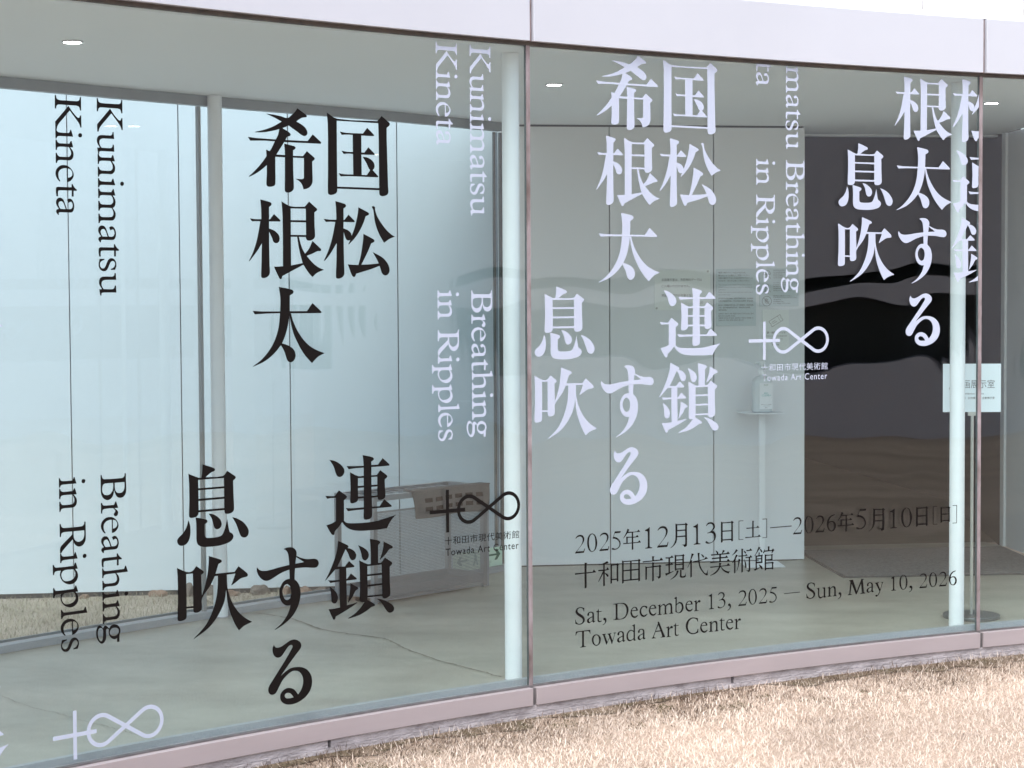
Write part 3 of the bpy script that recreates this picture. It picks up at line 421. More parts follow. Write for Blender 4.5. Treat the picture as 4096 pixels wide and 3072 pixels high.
'ND':'3 679 410 680 579 649 699 560 766 418 758 283 685 134 576 38 432 7 5 10 0 35 84 47 115 82 110 615 86 640 7 650/213 654 386 651 530 605 626 499 667 369 649 215 577 106 432 42 288 37 216 63 209 141',
'Ne':'0 234 49 375 146 444 242 454 339 406 387 285 73 285 84 206 144 103 241 61 374 111 386 90 313 19 204 -4 96 40 24 124/80 318 278 320 295 342 254 405 194 420 121 388',
'Nc':'0 229 42 361 139 440 260 455 381 418 393 368 344 320 308 366 260 410 163 399 90 318 90 201 138 108 234 56 385 114 400 94 307 14 210 -6 101 34 29 119',
'Nm':'4 398 143 444 147 355 265 433 350 445 411 371 534 438 656 447 729 401 754 271 753 54 807 9 807 -5 606 -2 606 18 667 46 663 318 619 381 534 379 440 319 440 43 508 13 508 -3 300 -3 295 17 361 41 362 346 313 389 252 385 150 316 142 51 210 15 203 -2 0 0 0 19 64 43 64 373 16 377',
'Nb':'0 633 113 673 143 671 138 372 251 453 364 433 457 353 497 228 477 129 401 24 262 -20 149 13 69 48 75 590 5 616/137 331 137 79 187 23 263 16 351 79 401 196 371 321 301 388 226 384',
'Nr':'0 399 147 443 154 330 235 425 312 439 355 384 311 326 261 351 223 344 159 289 159 44 184 18 255 5 247 -10 7 -7 7 11 70 32 76 357 46 376 2 380',
'NT':'17 668 739 667 745 513 719 512 691 595 632 624 424 632 421 87 440 37 522 18 518 0 226 2 227 21 309 41 326 97 324 629 135 633 64 593 28 511 0 513',
'No':'222 458 341 417 436 311 447 194 399 64 268 -8 173 2 54 91 0 222 20 354 103 442/210 421 139 399 91 308 90 193 137 82 220 25 304 45 352 127 357 242 317 362 270 405',
'Nw':'0 441 203 436 203 416 143 397 273 94 370 277 322 379 274 407 270 429 478 435 478 417 418 398 537 125 633 376 634 401 578 417 579 436 713 436 706 421 670 402 512 -8 488 -11 386 247 237 -8 208 -5 48 397 5 421',
'Nd':'291 652 436 687 434 82 451 42 506 36 502 23 373 1 361 70 228 16 132 12 36 84 0 204 25 338 121 445 254 471 363 421 356 597 339 618 291 633/362 363 278 429 194 428 109 359 80 235 108 116 192 58 301 76 362 119',
'NA':'299 675 377 672 664 73 700 20 700 0 456 9 456 25 529 43 529 86 457 267 196 267 115 88 139 46 219 19 212 4 0 9 0 25 66 83 323 608/213 308 440 308 343 537',
'NC':'0 362 38 521 152 643 329 693 481 679 633 639 645 495 615 498 557 595 430 647 304 639 177 549 119 392 126 249 202 119 328 46 480 42 581 83 619 191 657 188 652 35 505 -1 328 -5 151 74 38 206',
'Nn':'0 407 140 455 148 363 262 444 364 445 436 387 453 252 453 67 479 24 522 14 517 0 300 4 300 24 364 45 369 301 334 376 262 393 153 331 152 55 185 31 231 21 224 7 7 7 2 28 63 53 64 370 8 386',
'Nu':'0 411 126 433 145 421 140 156 172 48 238 21 383 73 382 370 316 407 311 429 448 433 461 417 462 67 488 27 541 14 383 -22 378 42 238 -32 146 -14 80 76 71 373 5 396',
'NM':'78 638 264 656 285 644 492 125 730 622 716 644 890 646 890 627 823 604 831 550 892 52 964 14 964 -3 692 -8 686 14 772 39 730 450 492 -4 439 -10 211 467 146 45 226 6 218 -10 0 -13 0 9 80 45 145 569 91 615',
'Ny':'0 422 227 438 227 416 161 393 295 120 383 373 375 406 321 420 321 431 468 427 469 409 428 380 283 -8 176 -151 96 -203 37 -173 42 -120 95 -106 136 -137 229 -26 256 26 54 375 5 405'}
INST = {
'name_kanji':[('k国', -0.9215, 1.9112), ('k希', -1.2582, 1.9146), ('k松', -0.9404, 1.6097), ('k根', -1.2593, 1.6076), ('k太', -1.2488, 1.3011)],
'title_kanji':[('k連', -0.9444, 0.6785), ('k鎖', -0.9484, 0.366), ('kす', -1.2423, 0.3615), ('kる', -1.1995, 0.085), ('k息', -1.5671, 0.6827), ('k吹', -1.5706, 0.3705)],
'Kunimatsu':[('vK', -1.857, 2.2003), ('vu', -1.857, 2.0921), ('vn', -1.857, 2.018), ('vi', -1.857, 1.9392), ('vm', -1.857, 1.9049), ('va', -1.857, 1.7837), ('vt', -1.857, 1.7227), ('vs', -1.857, 1.6767), ('vu', -1.857, 1.6273)],
'Kineta':[('vK', -2.0139, 2.2001), ('vi', -2.0139, 2.0912), ('vn', -2.0139, 2.0565), ('ve', -2.0139, 1.9761), ('vt', -2.0139, 1.9159), ('va', -2.0139, 1.8704)],
'Breathing':[('vB', -1.8639, 0.9602), ('vr', -1.8639, 0.8685), ('ve', -1.8639, 0.8187), ('va', -1.8639, 0.7561), ('vt', -1.8639, 0.6948), ('vh', -1.8639, 0.6505), ('vi', -1.8639, 0.5724), ('vn', -1.8639, 0.5392), ('vg', -1.8639, 0.4621)],
'in Ripples':[('vi', -2.0217, 0.9609), ('vn', -2.0217, 0.9257), ('vR', -2.0217, 0.8116), ('vi', -2.0217, 0.7141), ('vp', -2.0217, 0.6805), ('vp', -2.0217, 0.6048), ('vl', -2.0217, 0.5302), ('ve', -2.0217, 0.4974), ('vs', -2.0217, 0.4337)],
'date_jp':[('M2', 0.2195, 0.5155), ('M0', 0.2799, 0.5155), ('M2', 0.3409, 0.5155), ('M5', 0.4036, 0.5155), ('M年', 0.4606, 0.5076), ('M1', 0.5713, 0.5076), ('M2', 0.6332, 0.5071, 1.19), ('M月', 0.702, 0.5066), ('M1', 0.8204, 0.5056), ('M3', 0.8834, 0.5051), ('M日', 0.9646, 0.5051), ('M[', 1.0578, 0.5052), ('M土', 1.0924, 0.5053), ('M]', 1.1841, 0.5054), ('M—', 1.2249, 0.5055), ('M2', 1.3467, 0.513), ('M0', 1.4081, 0.513), ('M2', 1.4685, 0.513), ('M6', 1.5298, 0.513), ('M年', 1.5884, 0.506), ('M5', 1.691, 0.513, 1.2), ('M月', 1.7576, 0.5059), ('M1', 1.8765, 0.5059), ('M0', 1.9377, 0.5059, 1.19), ('M日', 2.0204, 0.5059), ('M[', 2.1136, 0.5058), ('M日', 2.1569, 0.5163, 0.8), ('M]', 2.2234, 0.5058)],
'museum_jp':[('M十', 0.2191, 0.372), ('M和', 0.3343, 0.372), ('M田', 0.4545, 0.372), ('M市', 0.5595, 0.372), ('M現', 0.6738, 0.372), ('M代', 0.7896, 0.372), ('M美', 0.9073, 0.372), ('M術', 1.0222, 0.372), ('M館', 1.1386, 0.372)],
'date_en':[('NS', 0.2195, 0.2285), ('Na', 0.2774, 0.2285), ('Nt', 0.323, 0.2285), ('N,', 0.3563, 0.2285), ('ND', 0.4101, 0.2285), ('Ne', 0.4966, 0.2285), ('Nc', 0.5432, 0.2285), ('Ne', 0.5903, 0.2285), ('Nm', 0.6353, 0.2285), ('Nb', 0.7201, 0.2285), ('Ne', 0.7785, 0.2285), ('Nr', 0.8227, 0.2285), ('M1', 0.8995, 0.2285, 0.752), ('M3', 0.9466, 0.2285, 0.752), ('N,', 0.9985, 0.2285), ('M2', 1.056, 0.2285, 0.895), ('M0', 1.1095, 0.2285, 0.895), ('M2', 1.165, 0.2285, 0.895), ('M5', 1.2207, 0.2285, 0.895), ('M—', 1.2995, 0.2285, 0.74), ('NS', 1.4204, 0.2285), ('Nu', 1.4756, 0.2285), ('Nn', 1.5341, 0.2285), ('N,', 1.5912, 0.2285), ('NM', 1.6448, 0.2285), ('Na', 1.7473, 0.2285), ('Ny', 1.7932, 0.2285), ('M1', 1.8825, 0.2285, 0.752), ('M0', 1.9287, 0.2285, 0.895), ('N,', 1.982, 0.2285), ('M2', 2.0393, 0.2285, 0.895), ('M0', 2.0934, 0.2285, 0.895), ('M2', 2.1489, 0.2285, 0.895), ('M6', 2.2041, 0.2285, 0.895)],
'museum_en':[('NT', 0.2202, 0.1354), ('No', 0.3016, 0.135), ('Nw', 0.3523, 0.1348), ('Na', 0.4284, 0.1345), ('Nd', 0.4758, 0.1343), ('Na', 0.5325, 0.134), ('NA', 0.6048, 0.1337), ('Nr', 0.679, 0.1334), ('Nt', 0.7161, 0.1332), ('NC', 0.7803, 0.1329), ('Ne', 0.8554, 0.1326), ('Nn', 0.9012, 0.1324), ('Nt', 0.9562, 0.1324), ('Ne', 0.9905, 0.1324), ('Nr', 1.0348, 0.1324)]}
def decode(k):
    return [[np.array([float(v) for v in p.split()]).reshape(-1, 2) / 1e4 for p in gr.split('/')] for gr in GL[k].split('|')]
def smooth_poly(p):
    """round the traced outlines: Hermite curves through soft vertices, sharp corners kept"""
    n = len(p); d = np.roll(p, -1, 0) - p; L = np.maximum(np.hypot(d[:, 0], d[:, 1]), 1e-7); u = d / L[:, None]
    up = np.roll(u, 1, 0); Lp = np.roll(L, 1); ang = np.degrees(np.arccos(np.clip((u * up).sum(1), -1, 1))); soft = ang < 44
    t = u * L[:, None] + up * Lp[:, None]; t /= np.maximum(np.hypot(t[:, 0], t[:, 1]), 1e-9)[:, None]
    out = []
    for i in range(n):
        j = (i + 1) % n; out.append(p[i])
        if not (soft[i] or soft[j]): continue
        if max(ang[i] if soft[i] else 0, ang[j] if soft[j] else 0) < 5: continue
        t0 = t[i] if soft[i] else u[i]; t1 = t[j] if soft[j] else u[i]
        for a in (1 / 3, 2 / 3):
            h0, h1, h2, h3 = 2 * a**3 - 3 * a**2 + 1, a**3 - 2 * a**2 + a, -2 * a**3 + 3 * a**2, a**3 - a**2
            out.append(h0 * p[i] + h1 * L[i] * t0 + h2 * p[j] + h3 * L[i] * t1)
    return np.array(out)
SM = {k: [[smooth_poly(p) for p in gr] for gr in decode(k)] for k in GL}
def glyph_mesh(items, clip=None):
    """items: (key, s, z, scale) -> flat bmesh in (s, z)"""
    bm = bmesh.new()
    for it in items:
        k = it[3] if len(it) > 3 else 1.0
        for gr in SM[it[0]]:
            pl = [[Vector((a * k + it[1], b * k + it[2], 0)) for a, b in p] for p in gr]
            vs = [bm.verts.new(v) for p in pl for v in p]
            for t in tessellate_polygon(pl):
                try: bm.faces.new([vs[i] for i in t])
                except ValueError: pass
    return finish(bm, clip)
def finish(bm, clip):
    for axis, lim, sign in (clip or []):
        co = Vector((lim, 0, 0)) if axis == 's' else Vector((0, lim, 0)); no = Vector((sign, 0, 0)) if axis == 's' else Vector((0, sign, 0))
        bmesh.ops.bisect_plane(bm, geom=bm.verts[:] + bm.edges[:] + bm.faces[:], plane_co=co, plane_no=no, clear_outer=True)
    return bm
def to_glass(bm, name, m, parent, off=0.0012):
    if not bm.faces: bm.free(); return None
    for f in bm.faces:
        if f.normal.z < 0: f.normal_flip()
    for v in bm.verts: v.co = Vector(G(v.co.x, v.co.y, off))
    me = bpy.data.meshes.new(name); bm.to_mesh(me); bm.free(); me.materials.append(m)
    o = bpy.data.objects.new(name, me); COL.objects.link(o); o.parent = parent; return o
CL = [('z', GTOP - 0.003, 1), ('s', 2.359, 1)]
def shifted(l, ds, dz): return [(i[0], i[1] + ds, i[2] + dz) + tuple(i[3:]) for i in l]
def ZS(l): return [it for it in l]
def kanji_block(name, label, key, ds, dz, m, grp):
    t = thing(name, label, 'lettering', grp)
    for it in shifted(INST[key], ds, dz): to_glass(glyph_mesh([it], CL), 'character', M[m], t)
def latin_block(name, label, keys, ds, dz, m, grp):
    t = thing(name, label, 'lettering', grp)
    for k in keys:
        for it in shifted(INST[k], ds, dz): to_glass(glyph_mesh([it], CL), 'letter', M[m], t)
GK, GT, GN = 'artist name in large kanji on the glass', 'exhibition title in large Japanese characters on the glass', 'sideways roman lettering on the glass'
kanji_block('kanji_lettering', 'big black kanji of the artist name, five characters in two columns', 'name_kanji', 0, 0, 'black', GK)
kanji_block('title_lettering', 'big black Japanese title characters low on the left pane', 'title_kanji', 0, 0, 'black', GT)
latin_block('roman_lettering', 'black sideways words Kunimatsu and Kineta at the upper left', ['Kunimatsu', 'Kineta'], 0, 0, 'black', GN)
latin_block('roman_lettering', 'black sideways words Breathing in Ripples at the lower left', ['Breathing', 'in Ripples'], 0, 0, 'black', GN)
kanji_block('kanji_lettering', 'white kanji of the artist name complete on the second pane', 'name_kanji', 1.5905, 0.2935, 'white', GK)
kanji_block('title_lettering', 'white Japanese title characters complete right of the pinkish joint', 'title_kanji', 1.594, 0.609, 'white', GT)
latin_block('roman_lettering', 'white sideways Kunimatsu and Kineta beside the bright column', ['Kunimatsu', 'Kineta'], 1.5815, 0.2968, 'white', GN)
latin_block('roman_lettering', 'white sideways Breathing in Ripples left of the bright column', ['Breathing', 'in Ripples'], 1.5895, 0.6055, 'white', GN)
kanji_block('kanji_lettering', 'white artist name kanji at the upper right, cut off by the second joint', 'name_kanji', 3.153, 0.608, 'white', GK)
kanji_block('title_lettering', 'white title characters over the dark doorway, cut off by the second joint', 'title_kanji', 3.158, 1.2255, 'white', GT)
latin_block('roman_lettering', 'white sideways name cut off by the top edge of the glass', ['Kunimatsu', 'Kineta'], 3.165, 0.605, 'white', GN)
latin_block('roman_lettering', 'white sideways Breathing in Ripples above the hand sanitiser', ['Breathing', 'in Ripples'], 3.1725, 1.1525, 'white', GN)
kanji_block('kanji_lettering', 'tip of a white kanji at the left edge, halfway up', 'name_kanji', -1.5905, -0.3065, 'white', GK)
kanji_block('title_lettering', 'tips of white title characters at the lower left corner', 'title_kanji', -1.59, -0.609, 'white', GT)

def text_bm(body, size=1.0, thin=0.0, spacing=1.0):
    c = bpy.data.curves.new('txt', 'FONT'); c.body = body; c.size = size; c.resolution_u = 3; c.space_character = spacing; c.offset = thin
    o = bpy.data.objects.new('txt', c); COL.objects.link(o); bpy.context.view_layer.update()
    me = bpy.data.meshes.new_from_object(o.evaluated_get(bpy.context.evaluated_depsgraph_get()))
    bm = bmesh.new(); bm.from_mesh(me); bpy.data.objects.remove(o); bpy.data.curves.remove(c); bpy.data.meshes.remove(me)
    return bm
def fit_text(body, x0, x1, y0, y1, thin=0.0, spacing=1.0):
    bm = text_bm(body, 1.0, thin, spacing)
    xs = [v.co.x for v in bm.verts]; ys = [v.co.y for v in bm.verts]
    ax, bx, ay, by = min(xs), max(xs), min(ys), max(ys)
    for v in bm.verts: v.co = Vector((x0 + (v.co.x - ax) * (x1 - x0) / (bx - ax), y0 + (v.co.y - ay) * (y1 - y0) / (by - ay), 0))
    return bm
def logo(label, ds, dz, m, caption=True):
    t = thing('museum_logo', label, 'logo', 'plus and infinity logos on the glass')
    cx, cz = -0.1983 + ds, 0.7286 + dz; r, w_, c = 0.0498, 0.0142, 0.0935; th = math.asin(r / c)
    def lobe(rad, sg, n=22):
        pts = []
        for i in range(n + 1):
            a = math.pi / 2 + th + (math.pi - 2 * th) * 0 + (i / n) * (math.pi - 2 * th + 4 * th - 2 * th) if False else None
        return pts
    def arcpts(rad, sg, n=26):                          # sweep of the lobe outline from its upper to its lower tangent point
        a0 = math.pi / 2 - th; out = []
        for i in range(n + 1):
            a = a0 - (math.pi + 2 * (a0)) * 0 - (2 * math.pi - 2 * (math.pi / 2 - (math.pi / 2 - th)) - 0) * 0
            a = (math.pi / 2 + th) - i / n * (math.pi + 2 * th)
            out.append((cx + sg * (c + rad * math.cos(a)), cz + rad * math.sin(a)))
        return out
    h = (w_ / 2) / math.cos(th); ap = (w_ / 2) / math.sin(th)
    right = arcpts(r + w_ / 2, 1); left = list(reversed(arcpts(r + w_ / 2, -1)))
    outer = [(cx, cz + h)] + right + [(cx, cz - h)] + left
    h1 = [(cx + ap, cz)] + arcpts(r - w_ / 2, 1); h2 = [(cx - ap, cz)] + arcpts(r - w_ / 2, -1)
    bm = bmesh.new(); pl = [[Vector((a, b, 0)) for a, b in q] for q in (outer, h1, h2)]
    vs = [bm.verts.new(v) for q in pl for v in q]
    for tr in tessellate_polygon(pl): bm.faces.new([vs[i] for i in tr])
    to_glass(finish(bm, CL), 'infinity_loop', M[m], t)
    def cross(): 
        a, b, px, z1, z2, k = -0.4759 + ds, -0.3105 + ds, -0.3930 + ds, 0.6471 + dz, 0.8092 + dz, 0.0070
        bm = bmesh.new()
        P = [(a, cz - k), (px - k, cz - k), (px - k, z1), (px + k, z1), (px + k, cz - k), (b, cz - k), (b, cz + k), (px + k, cz + k), (px + k, z2), (px - k, z2), (px - k, cz + k), (a, cz + k)]
        pl = [[Vector((x, y, 0)) for x, y in P]]; vs = [bm.verts.new(v) for v in pl[0]]
        for tr in tessellate_polygon(pl): bm.faces.new([vs[i] for i in tr])
        return bm
    to_glass(finish(cross(), CL), 'plus_sign', M[m], t, 0.0016)
    if caption:
        to_glass(finish(fit_text('十和田市現代美術館', -0.4068 + ds, -0.0538 + ds, 0.5990 + dz, 0.6300 + dz, 0.002, 1.08), CL), 'caption', M[m], t)
        to_glass(finish(fit_text('Towada Art Center', -0.4028 + ds, -0.0563 + ds, 0.5575 + dz, 0.5855 + dz, 0.003, 1.12), CL), 'caption', M[m], t)
logo('black plus and infinity logo with caption in front of the umbrella rack', 0, 0, 'black')
logo('white plus and infinity logo with caption at the edge of the dark doorway', 1.5868, 0.6188, 'white')
logo('white plus and infinity logo at the lower left, without visible caption', -1.5835, -0.6170, 'white', False)
t = thing('exhibition_dates', 'black lines of dates and museum name low on the second pane', 'lettering')
for k in ('date_jp', 'museum_jp', 'date_en', 'museum_en'):
    for i in INST[k]: to_glass(glyph_mesh([tuple(i)], CL), 'letter', M['black'], t)

# ------------------------------------------------------------------ flat artwork helper on a board (local x right, z up, facing -y)
def flat(bm, name, m, parent, y):
    for f in bm.faces:
        if f.normal.z < 0: f.normal_flip()
    for v in bm.verts: v.co = Vector((v.co.x, y, v.co.y))
    me = bpy.data.meshes.new(name); bm.to_mesh(me); bm.free(); me.materials.append(m)
    o = bpy.data.objects.new(name, me); COL.objects.link(o); o.parent = parent; return o
def lines_bm(segs, wd):
    bm = bmesh.new()
    for (a, b) in segs:
        a, b = Vector((*a, 0)), Vector((*b, 0)); d = (b - a).normalized(); n = Vector((-d.y, d.x, 0)) * wd / 2
        bm.faces.new([bm.verts.new(v) for v in (a - n, b - n, b + n, a + n)])
    return bm
def ring_bm(cx, cy, r, wd, n=28, a0=0, a1=2 * math.pi):
    bm = bmesh.new()
    for i in range(n):
        p, q = a0 + (a1 - a0) * i / n, a0 + (a1 - a0) * (i + 1) / n
        bm.faces.new([bm.verts.new((cx + k * math.cos(a), cy + k * math.sin(a), 0)) for k, a in ((r - wd / 2, p), (r + wd / 2, p), (r + wd / 2, q), (r - wd / 2, q))])
    return bm
def merge(*bms):
    out = bmesh.new()
    for b in bms:
        me = bpy.data.meshes.new('x'); b.to_mesh(me); b.free(); out.from_mesh(me); bpy.data.meshes.remove(me)
    return out
def row(body, x0, x1, yc, h, thin=0.0):
    return fit_text(body, x0, x1, yc - h / 2, yc + h / 2, thin)
def notice(label, u0, u1, z0, z1, m):
    p = W((u0 + u1) / 2, -0.0035); ang = math.atan2(DV.y, DV.x)
    t = thing('wall_notice', label, 'notice', 'printed notices on the white wall', (p[0], p[1], (z0 + z1) / 2), ang)
    hw, hh = (u1 - u0) / 2, (z1 - z0) / 2
    MB().box(-hw, hw, -0.0025, 0.003, -hh, hh).build('sheet', M[m], t, bevel=0.0006)
    return t, hw, hh
t, a, b = notice('white notice with large Japanese text and corner pins, leftmost on the wall', 0.794, 1.119, 1.454, 1.685, 'paper')
q = merge(row('企画展示室は、市民無料デーでは', -0.121, 0.113, 0.058, 0.0155), row('ご入場いただけません。', -0.121, 0.045, 0.022, 0.0155), row('常設展示室のみ対象となります。', -0.121, 0.108, -0.031, 0.0155))
flat(q, 'printed_text', M['ink'], t, -0.0032)
flat(merge(ring_bm(0.104, -0.073, 0.005, 0.0016, 16), ring_bm(0.1145, -0.073, 0.005, 0.0016, 16), lines_bm([((0.088, -0.073), (0.098, -0.073)), ((0.093, -0.068), (0.093, -0.078))], 0.0016)), 'printed_logo', M['ink'], t, -0.0032)
for x, z in ((0.149, 0.105), (-0.149, -0.104)): MB().tube((x, -0.0026, z), (x, -0.007, z), 0.0065, 14, 0.005).build('pin', M['pin'], t, smooth=True)
t, a, b = notice('tall pale blue notice densely printed in four languages', 1.155, 1.388, 1.361, 1.688, 'bluepaper')
rows = ['繊細で壊れやすい作品があるため、', '触れないように離れてご鑑賞ください。', '作品に触れそうなときはお声がけさせていた', 'だきます。あらかじめご了承ください。']
qs = [row(s_, -0.104, -0.104 + 0.0101 * len(s_), 0.142 - 0.0155 * i, 0.0095) for i, s_ in enumerate(rows)]
flat(merge(*qs), 'printed_text', M['ink'], t, -0.0032)
rows = ['The artwork is very fragile. Please view it from a', 'distance to avoid touching or otherwise brushing up', 'against it.', 'Please note that art center staff may caution you if', 'you are too close.']
qs = [row(s_, -0.104, -0.104 + 0.0039 * len(s_), 0.072 - 0.0142 * i, 0.0085) for i, s_ in enumerate(rows)]
flat(merge(*qs), 'printed_text', M['palepink'], t, -0.0032)
rows = [(-0.006, '由于部分作品精致易碎，观赏时请保持距离，避免触摸。'), (-0.0205, '如果您将触碰到作品，工作人员会上前提醒，敬请谅解。'), (-0.044, '由於有一些精緻易碎的作品，為了避免觸碰，請保持距離'), (-0.058, '欣賞。當您快要碰觸到作品時，會有館員向前提醒，'), (-0.072, '請您多見諒。'), (-0.093, '섬세하고 깨지기 쉬운 작품이 있으니 만지지 말고 멀리'), (-0.106, '떨어져서 감상해 주세요'), (-0.118, '작품을 만지실 것 같은 상황에는 직원이 제재할 수'), (-0.1305, '있습니다. 미리 양해 부탁드립니다')]
flat(merge(*[row(s_, -0.104, -0.104 + min(0.205, 0.0082 * len(s_)), y, 0.0085) for y, s_ in rows]), 'printed_text', M['ink'], t, -0.0032)
t, a, b = notice('pale blue notice with prohibition pictograms beside the doorway', 1.409, 1.640, 1.472, 1.690, 'bluepaper')
q = merge(ring_bm(-0.073, -0.079, 0.0275, 0.0022), lines_bm([((-0.093, -0.060), (-0.054, -0.099))], 0.002),
          lines_bm([((-0.083 + 0.005 * i, -0.085), (-0.083 + 0.005 * i, -0.066 + (0.003 if i in (1, 2) else 0))) for i in range(4)] + [((-0.083, -0.088), (-0.066, -0.092)), ((-0.064, -0.086), (-0.059, -0.078))], 0.002))
flat(q, 'prohibition_symbol', M['ink'], t, -0.0032)
q = merge(ring_bm(-0.073, 0.075, 0.022, 0.002, 16, 0, math.pi), lines_bm([((-0.095, 0.075), (-0.051, 0.075)), ((-0.073, 0.075), (-0.073, 0.052)), ((-0.098, 0.102), (-0.05, 0.05))], 0.002))
flat(q, 'umbrella_symbol', M['ink'], t, -0.0032)
q = merge(lines_bm([((-0.082, 0.012), (-0.082, -0.035)), ((-0.064, 0.012), (-0.064, -0.035)), ((-0.082, -0.035), (-0.064, -0.035)), ((-0.082, 0.012), (-0.077, 0.02)), ((-0.064, 0.012), (-0.069, 0.02)), ((-0.097, 0.022), (-0.05, -0.028))], 0.002))
flat(q, 'bottle_symbol', M['ink'], t, -0.0032)
qs = []
for y0, lst in ((0.098, ['傘は持ち込みできません。', 'No umbrellas allowed.', '室内禁止带入伞。', '室內禁止攜帶雨傘。', '우산을 반입할 수 없습니다.']), (0.026, ['ペットボトル、飲食は持ち込みできません。', 'No bottles or food inside.', '禁止携带饮料食物。', '請勿攜帶飲料與食物。', '음식을 반입할 수 없습니다.']), (-0.049, ['展示作品には触れないでください。', 'Please do not touch the artworks on display.', '请勿触摸作品。', '請勿觸摸展示作品。', '전시 작품을 만지지 마세요.'])):
    for i, s_ in enumerate(lst):
        wch = 0.0034 if s_[0].isascii() else 0.0068
        qs.append(row(s_, -0.034, min(0.106, -0.034 + wch * len(s_)), y0 - 0.0108 * i, 0.0075 if i == 0 else 0.0062))
flat(merge(*qs), 'printed_text', M['ink'], t, -0.0032)
t, a, b = notice('small white notice with a ticket drawing above the hand sanitiser', 1.4255, 1.582, 1.222, 1.452, 'paper')
ca, sa = math.cos(R(31)), math.sin(R(31))
def rt(x, y): return (x * ca - y * sa + 0.002, x * sa + y * ca + 0.052)
hw, hh = 0.038, 0.0185
P = [(-hw, hh), (hw, hh), (hw, 0.006), (hw - 0.005, 0), (hw, -0.006), (hw, -hh), (-hw, -hh), (-hw, -0.006), (-hw + 0.005, 0), (-hw, 0.006)]
sg = [(rt(*P[i]), rt(*P[(i + 1) % len(P)])) for i in range(len(P))] + [(rt(0.021, y), rt(0.021, y - 0.005)) for y in (0.017, 0.008, -0.001, -0.010)] + [(rt(-0.026, 0.004), rt(-0.002, 0.004)), (rt(-0.026, -0.005), rt(0.006, -0.005))]
flat(lines_bm(sg, 0.0017), 'ticket_drawing', M['ink'], t, -0.0032)
q = merge(row('要・観覧チケット', -0.052, 0.058, -0.016, 0.0125), row('Admission Ticket Required', -0.058, 0.065, -0.036, 0.0085), row('티켓이 필요합니다', -0.035, 0.04, -0.053, 0.008), row('需要参观券', -0.028, 0.022, -0.071, 0.008), row('需要門票', -0.02, 0.02, -0.087, 0.008))
flat(q, 'printed_text', M['ink'], t, -0.0032)

# ------------------------------------------------------------------ hand sanitiser and its stand
sx, sy = 1.418, 11.135
t = thing('sanitiser_stand', 'thin white pedestal stand with square shelf against the white wall', 'stand', None, (sx, sy, 0), 0.06)
MB().box(-0.105, 0.112, -0.11, 0.125, 0.001, 0.008).build('base_plate', M['stand'], t, bevel=0.001)
MB().box(-0.0175, 0.0165, -0.012, 0.012, 0.008, 0.868).build('post', M['stand'], t, bevel=0.001)
MB().add([(-0.125, 0.125, 0.868), (-0.108, -0.11, 0.868), (0.112, -0.11, 0.868), (0.112, 0.125, 0.868), (-0.125, 0.125, 0.873), (-0.108, -0.11, 0.873), (0.112, -0.11, 0.873), (0.112, 0.125, 0.873)], [(3, 2, 1, 0), (4, 5, 6, 7), (0, 1, 5, 4), (1, 2, 6, 5), (2, 3, 7, 6), (3, 0, 4, 7)]).build('shelf', M['stand'], t)
t = thing('sanitiser_bottle', 'milky pump bottle of hand sanitiser with white label on the stand shelf', 'bottle', None, (sx - 0.003, sy - 0.01, 0.8735), 0.12)
bm = bmesh.new(); rings = []
for z, hx, hy in ((0, 0.046, 0.030), (0.004, 0.053, 0.036), (0.012, 0.055, 0.038), (0.165, 0.0545, 0.038), (0.185, 0.050, 0.034), (0.198, 0.036, 0.026), (0.206, 0.019, 0.017), (0.212, 0.015, 0.015), (0.226, 0.015, 0.015)):
    r_ = []
    for i in range(28):
        a = 2 * math.pi * i / 28; c_, s_ = math.cos(a), math.sin(a); e = 0.45 if hx > 0.03 else 1.0
        r_.append(bm.verts.new((hx * math.copysign(abs(c_)**e, c_), hy * math.copysign(abs(s_)**e, s_), z)))
    rings.append(r_)
for A_, B_ in zip(rings[:-1], rings[1:]):
    for i in range(28): bm.faces.new((A_[i], A_[(i + 1) % 28], B_[(i + 1) % 28], B_[i]))
bm.faces.new(list(reversed(rings[0]))); bm.faces.new(rings[-1])
me = bpy.data.meshes.new('body'); bm.to_mesh(me); bm.free(); me.materials.append(M['bottle'])
for p in me.polygons: p.use_smooth = True
o = bpy.data.objects.new('body', me); COL.objects.link(o); o.parent = t
MB().lathe([(0.021, 0.214), (0.0215, 0.217), (0.0215, 0.240), (0.017, 0.244), (0.009, 0.246), (0.009, 0.268)], 24).build('collar', M['stand'], t, smooth=True)
pm = MB().lathe([(0.010, 0.266), (0.020, 0.268), (0.020, 0.284), (0.016, 0.288)], 20); pm.tube((-0.004, 0, 0.279), (-0.040, 0, 0.281), 0.0075, 12, 0.006); pm.tube((-0.036, 0, 0.2815), (-0.0465, 0, 0.258), 0.0055, 12, 0.0045)
pm.build('pump_head', M['stand'], t, smooth=True)
t = MB().box(-0.022, 0.0535, -0.0402, -0.0385, 0.020, 0.168).build('label', M['cream'], t, bevel=0.0005)
flat(merge(row('ALL', 0.003, 0.030, 0.110, 0.011), row('CLEAR+', -0.010, 0.044, 0.0975, 0.010)), 'label_text', M['teal'], t, -0.0408)
flat(merge(row('PHP', 0.004, 0.027, 0.156, 0.006)), 'label_text', M['green'], t, -0.0408)
flat(merge(row('薬用ハンドジェル手指消毒', -0.013, 0.045, 0.046, 0.005), row('500mL', 0.008, 0.024, 0.028, 0.005)), 'label_text', M['ink'], t, -0.0408)
flat(lines_bm([((0.000, 0.0375), (0.036, 0.0375))], 0.005), 'label_band', M['bluepaper'], t, -0.0408)

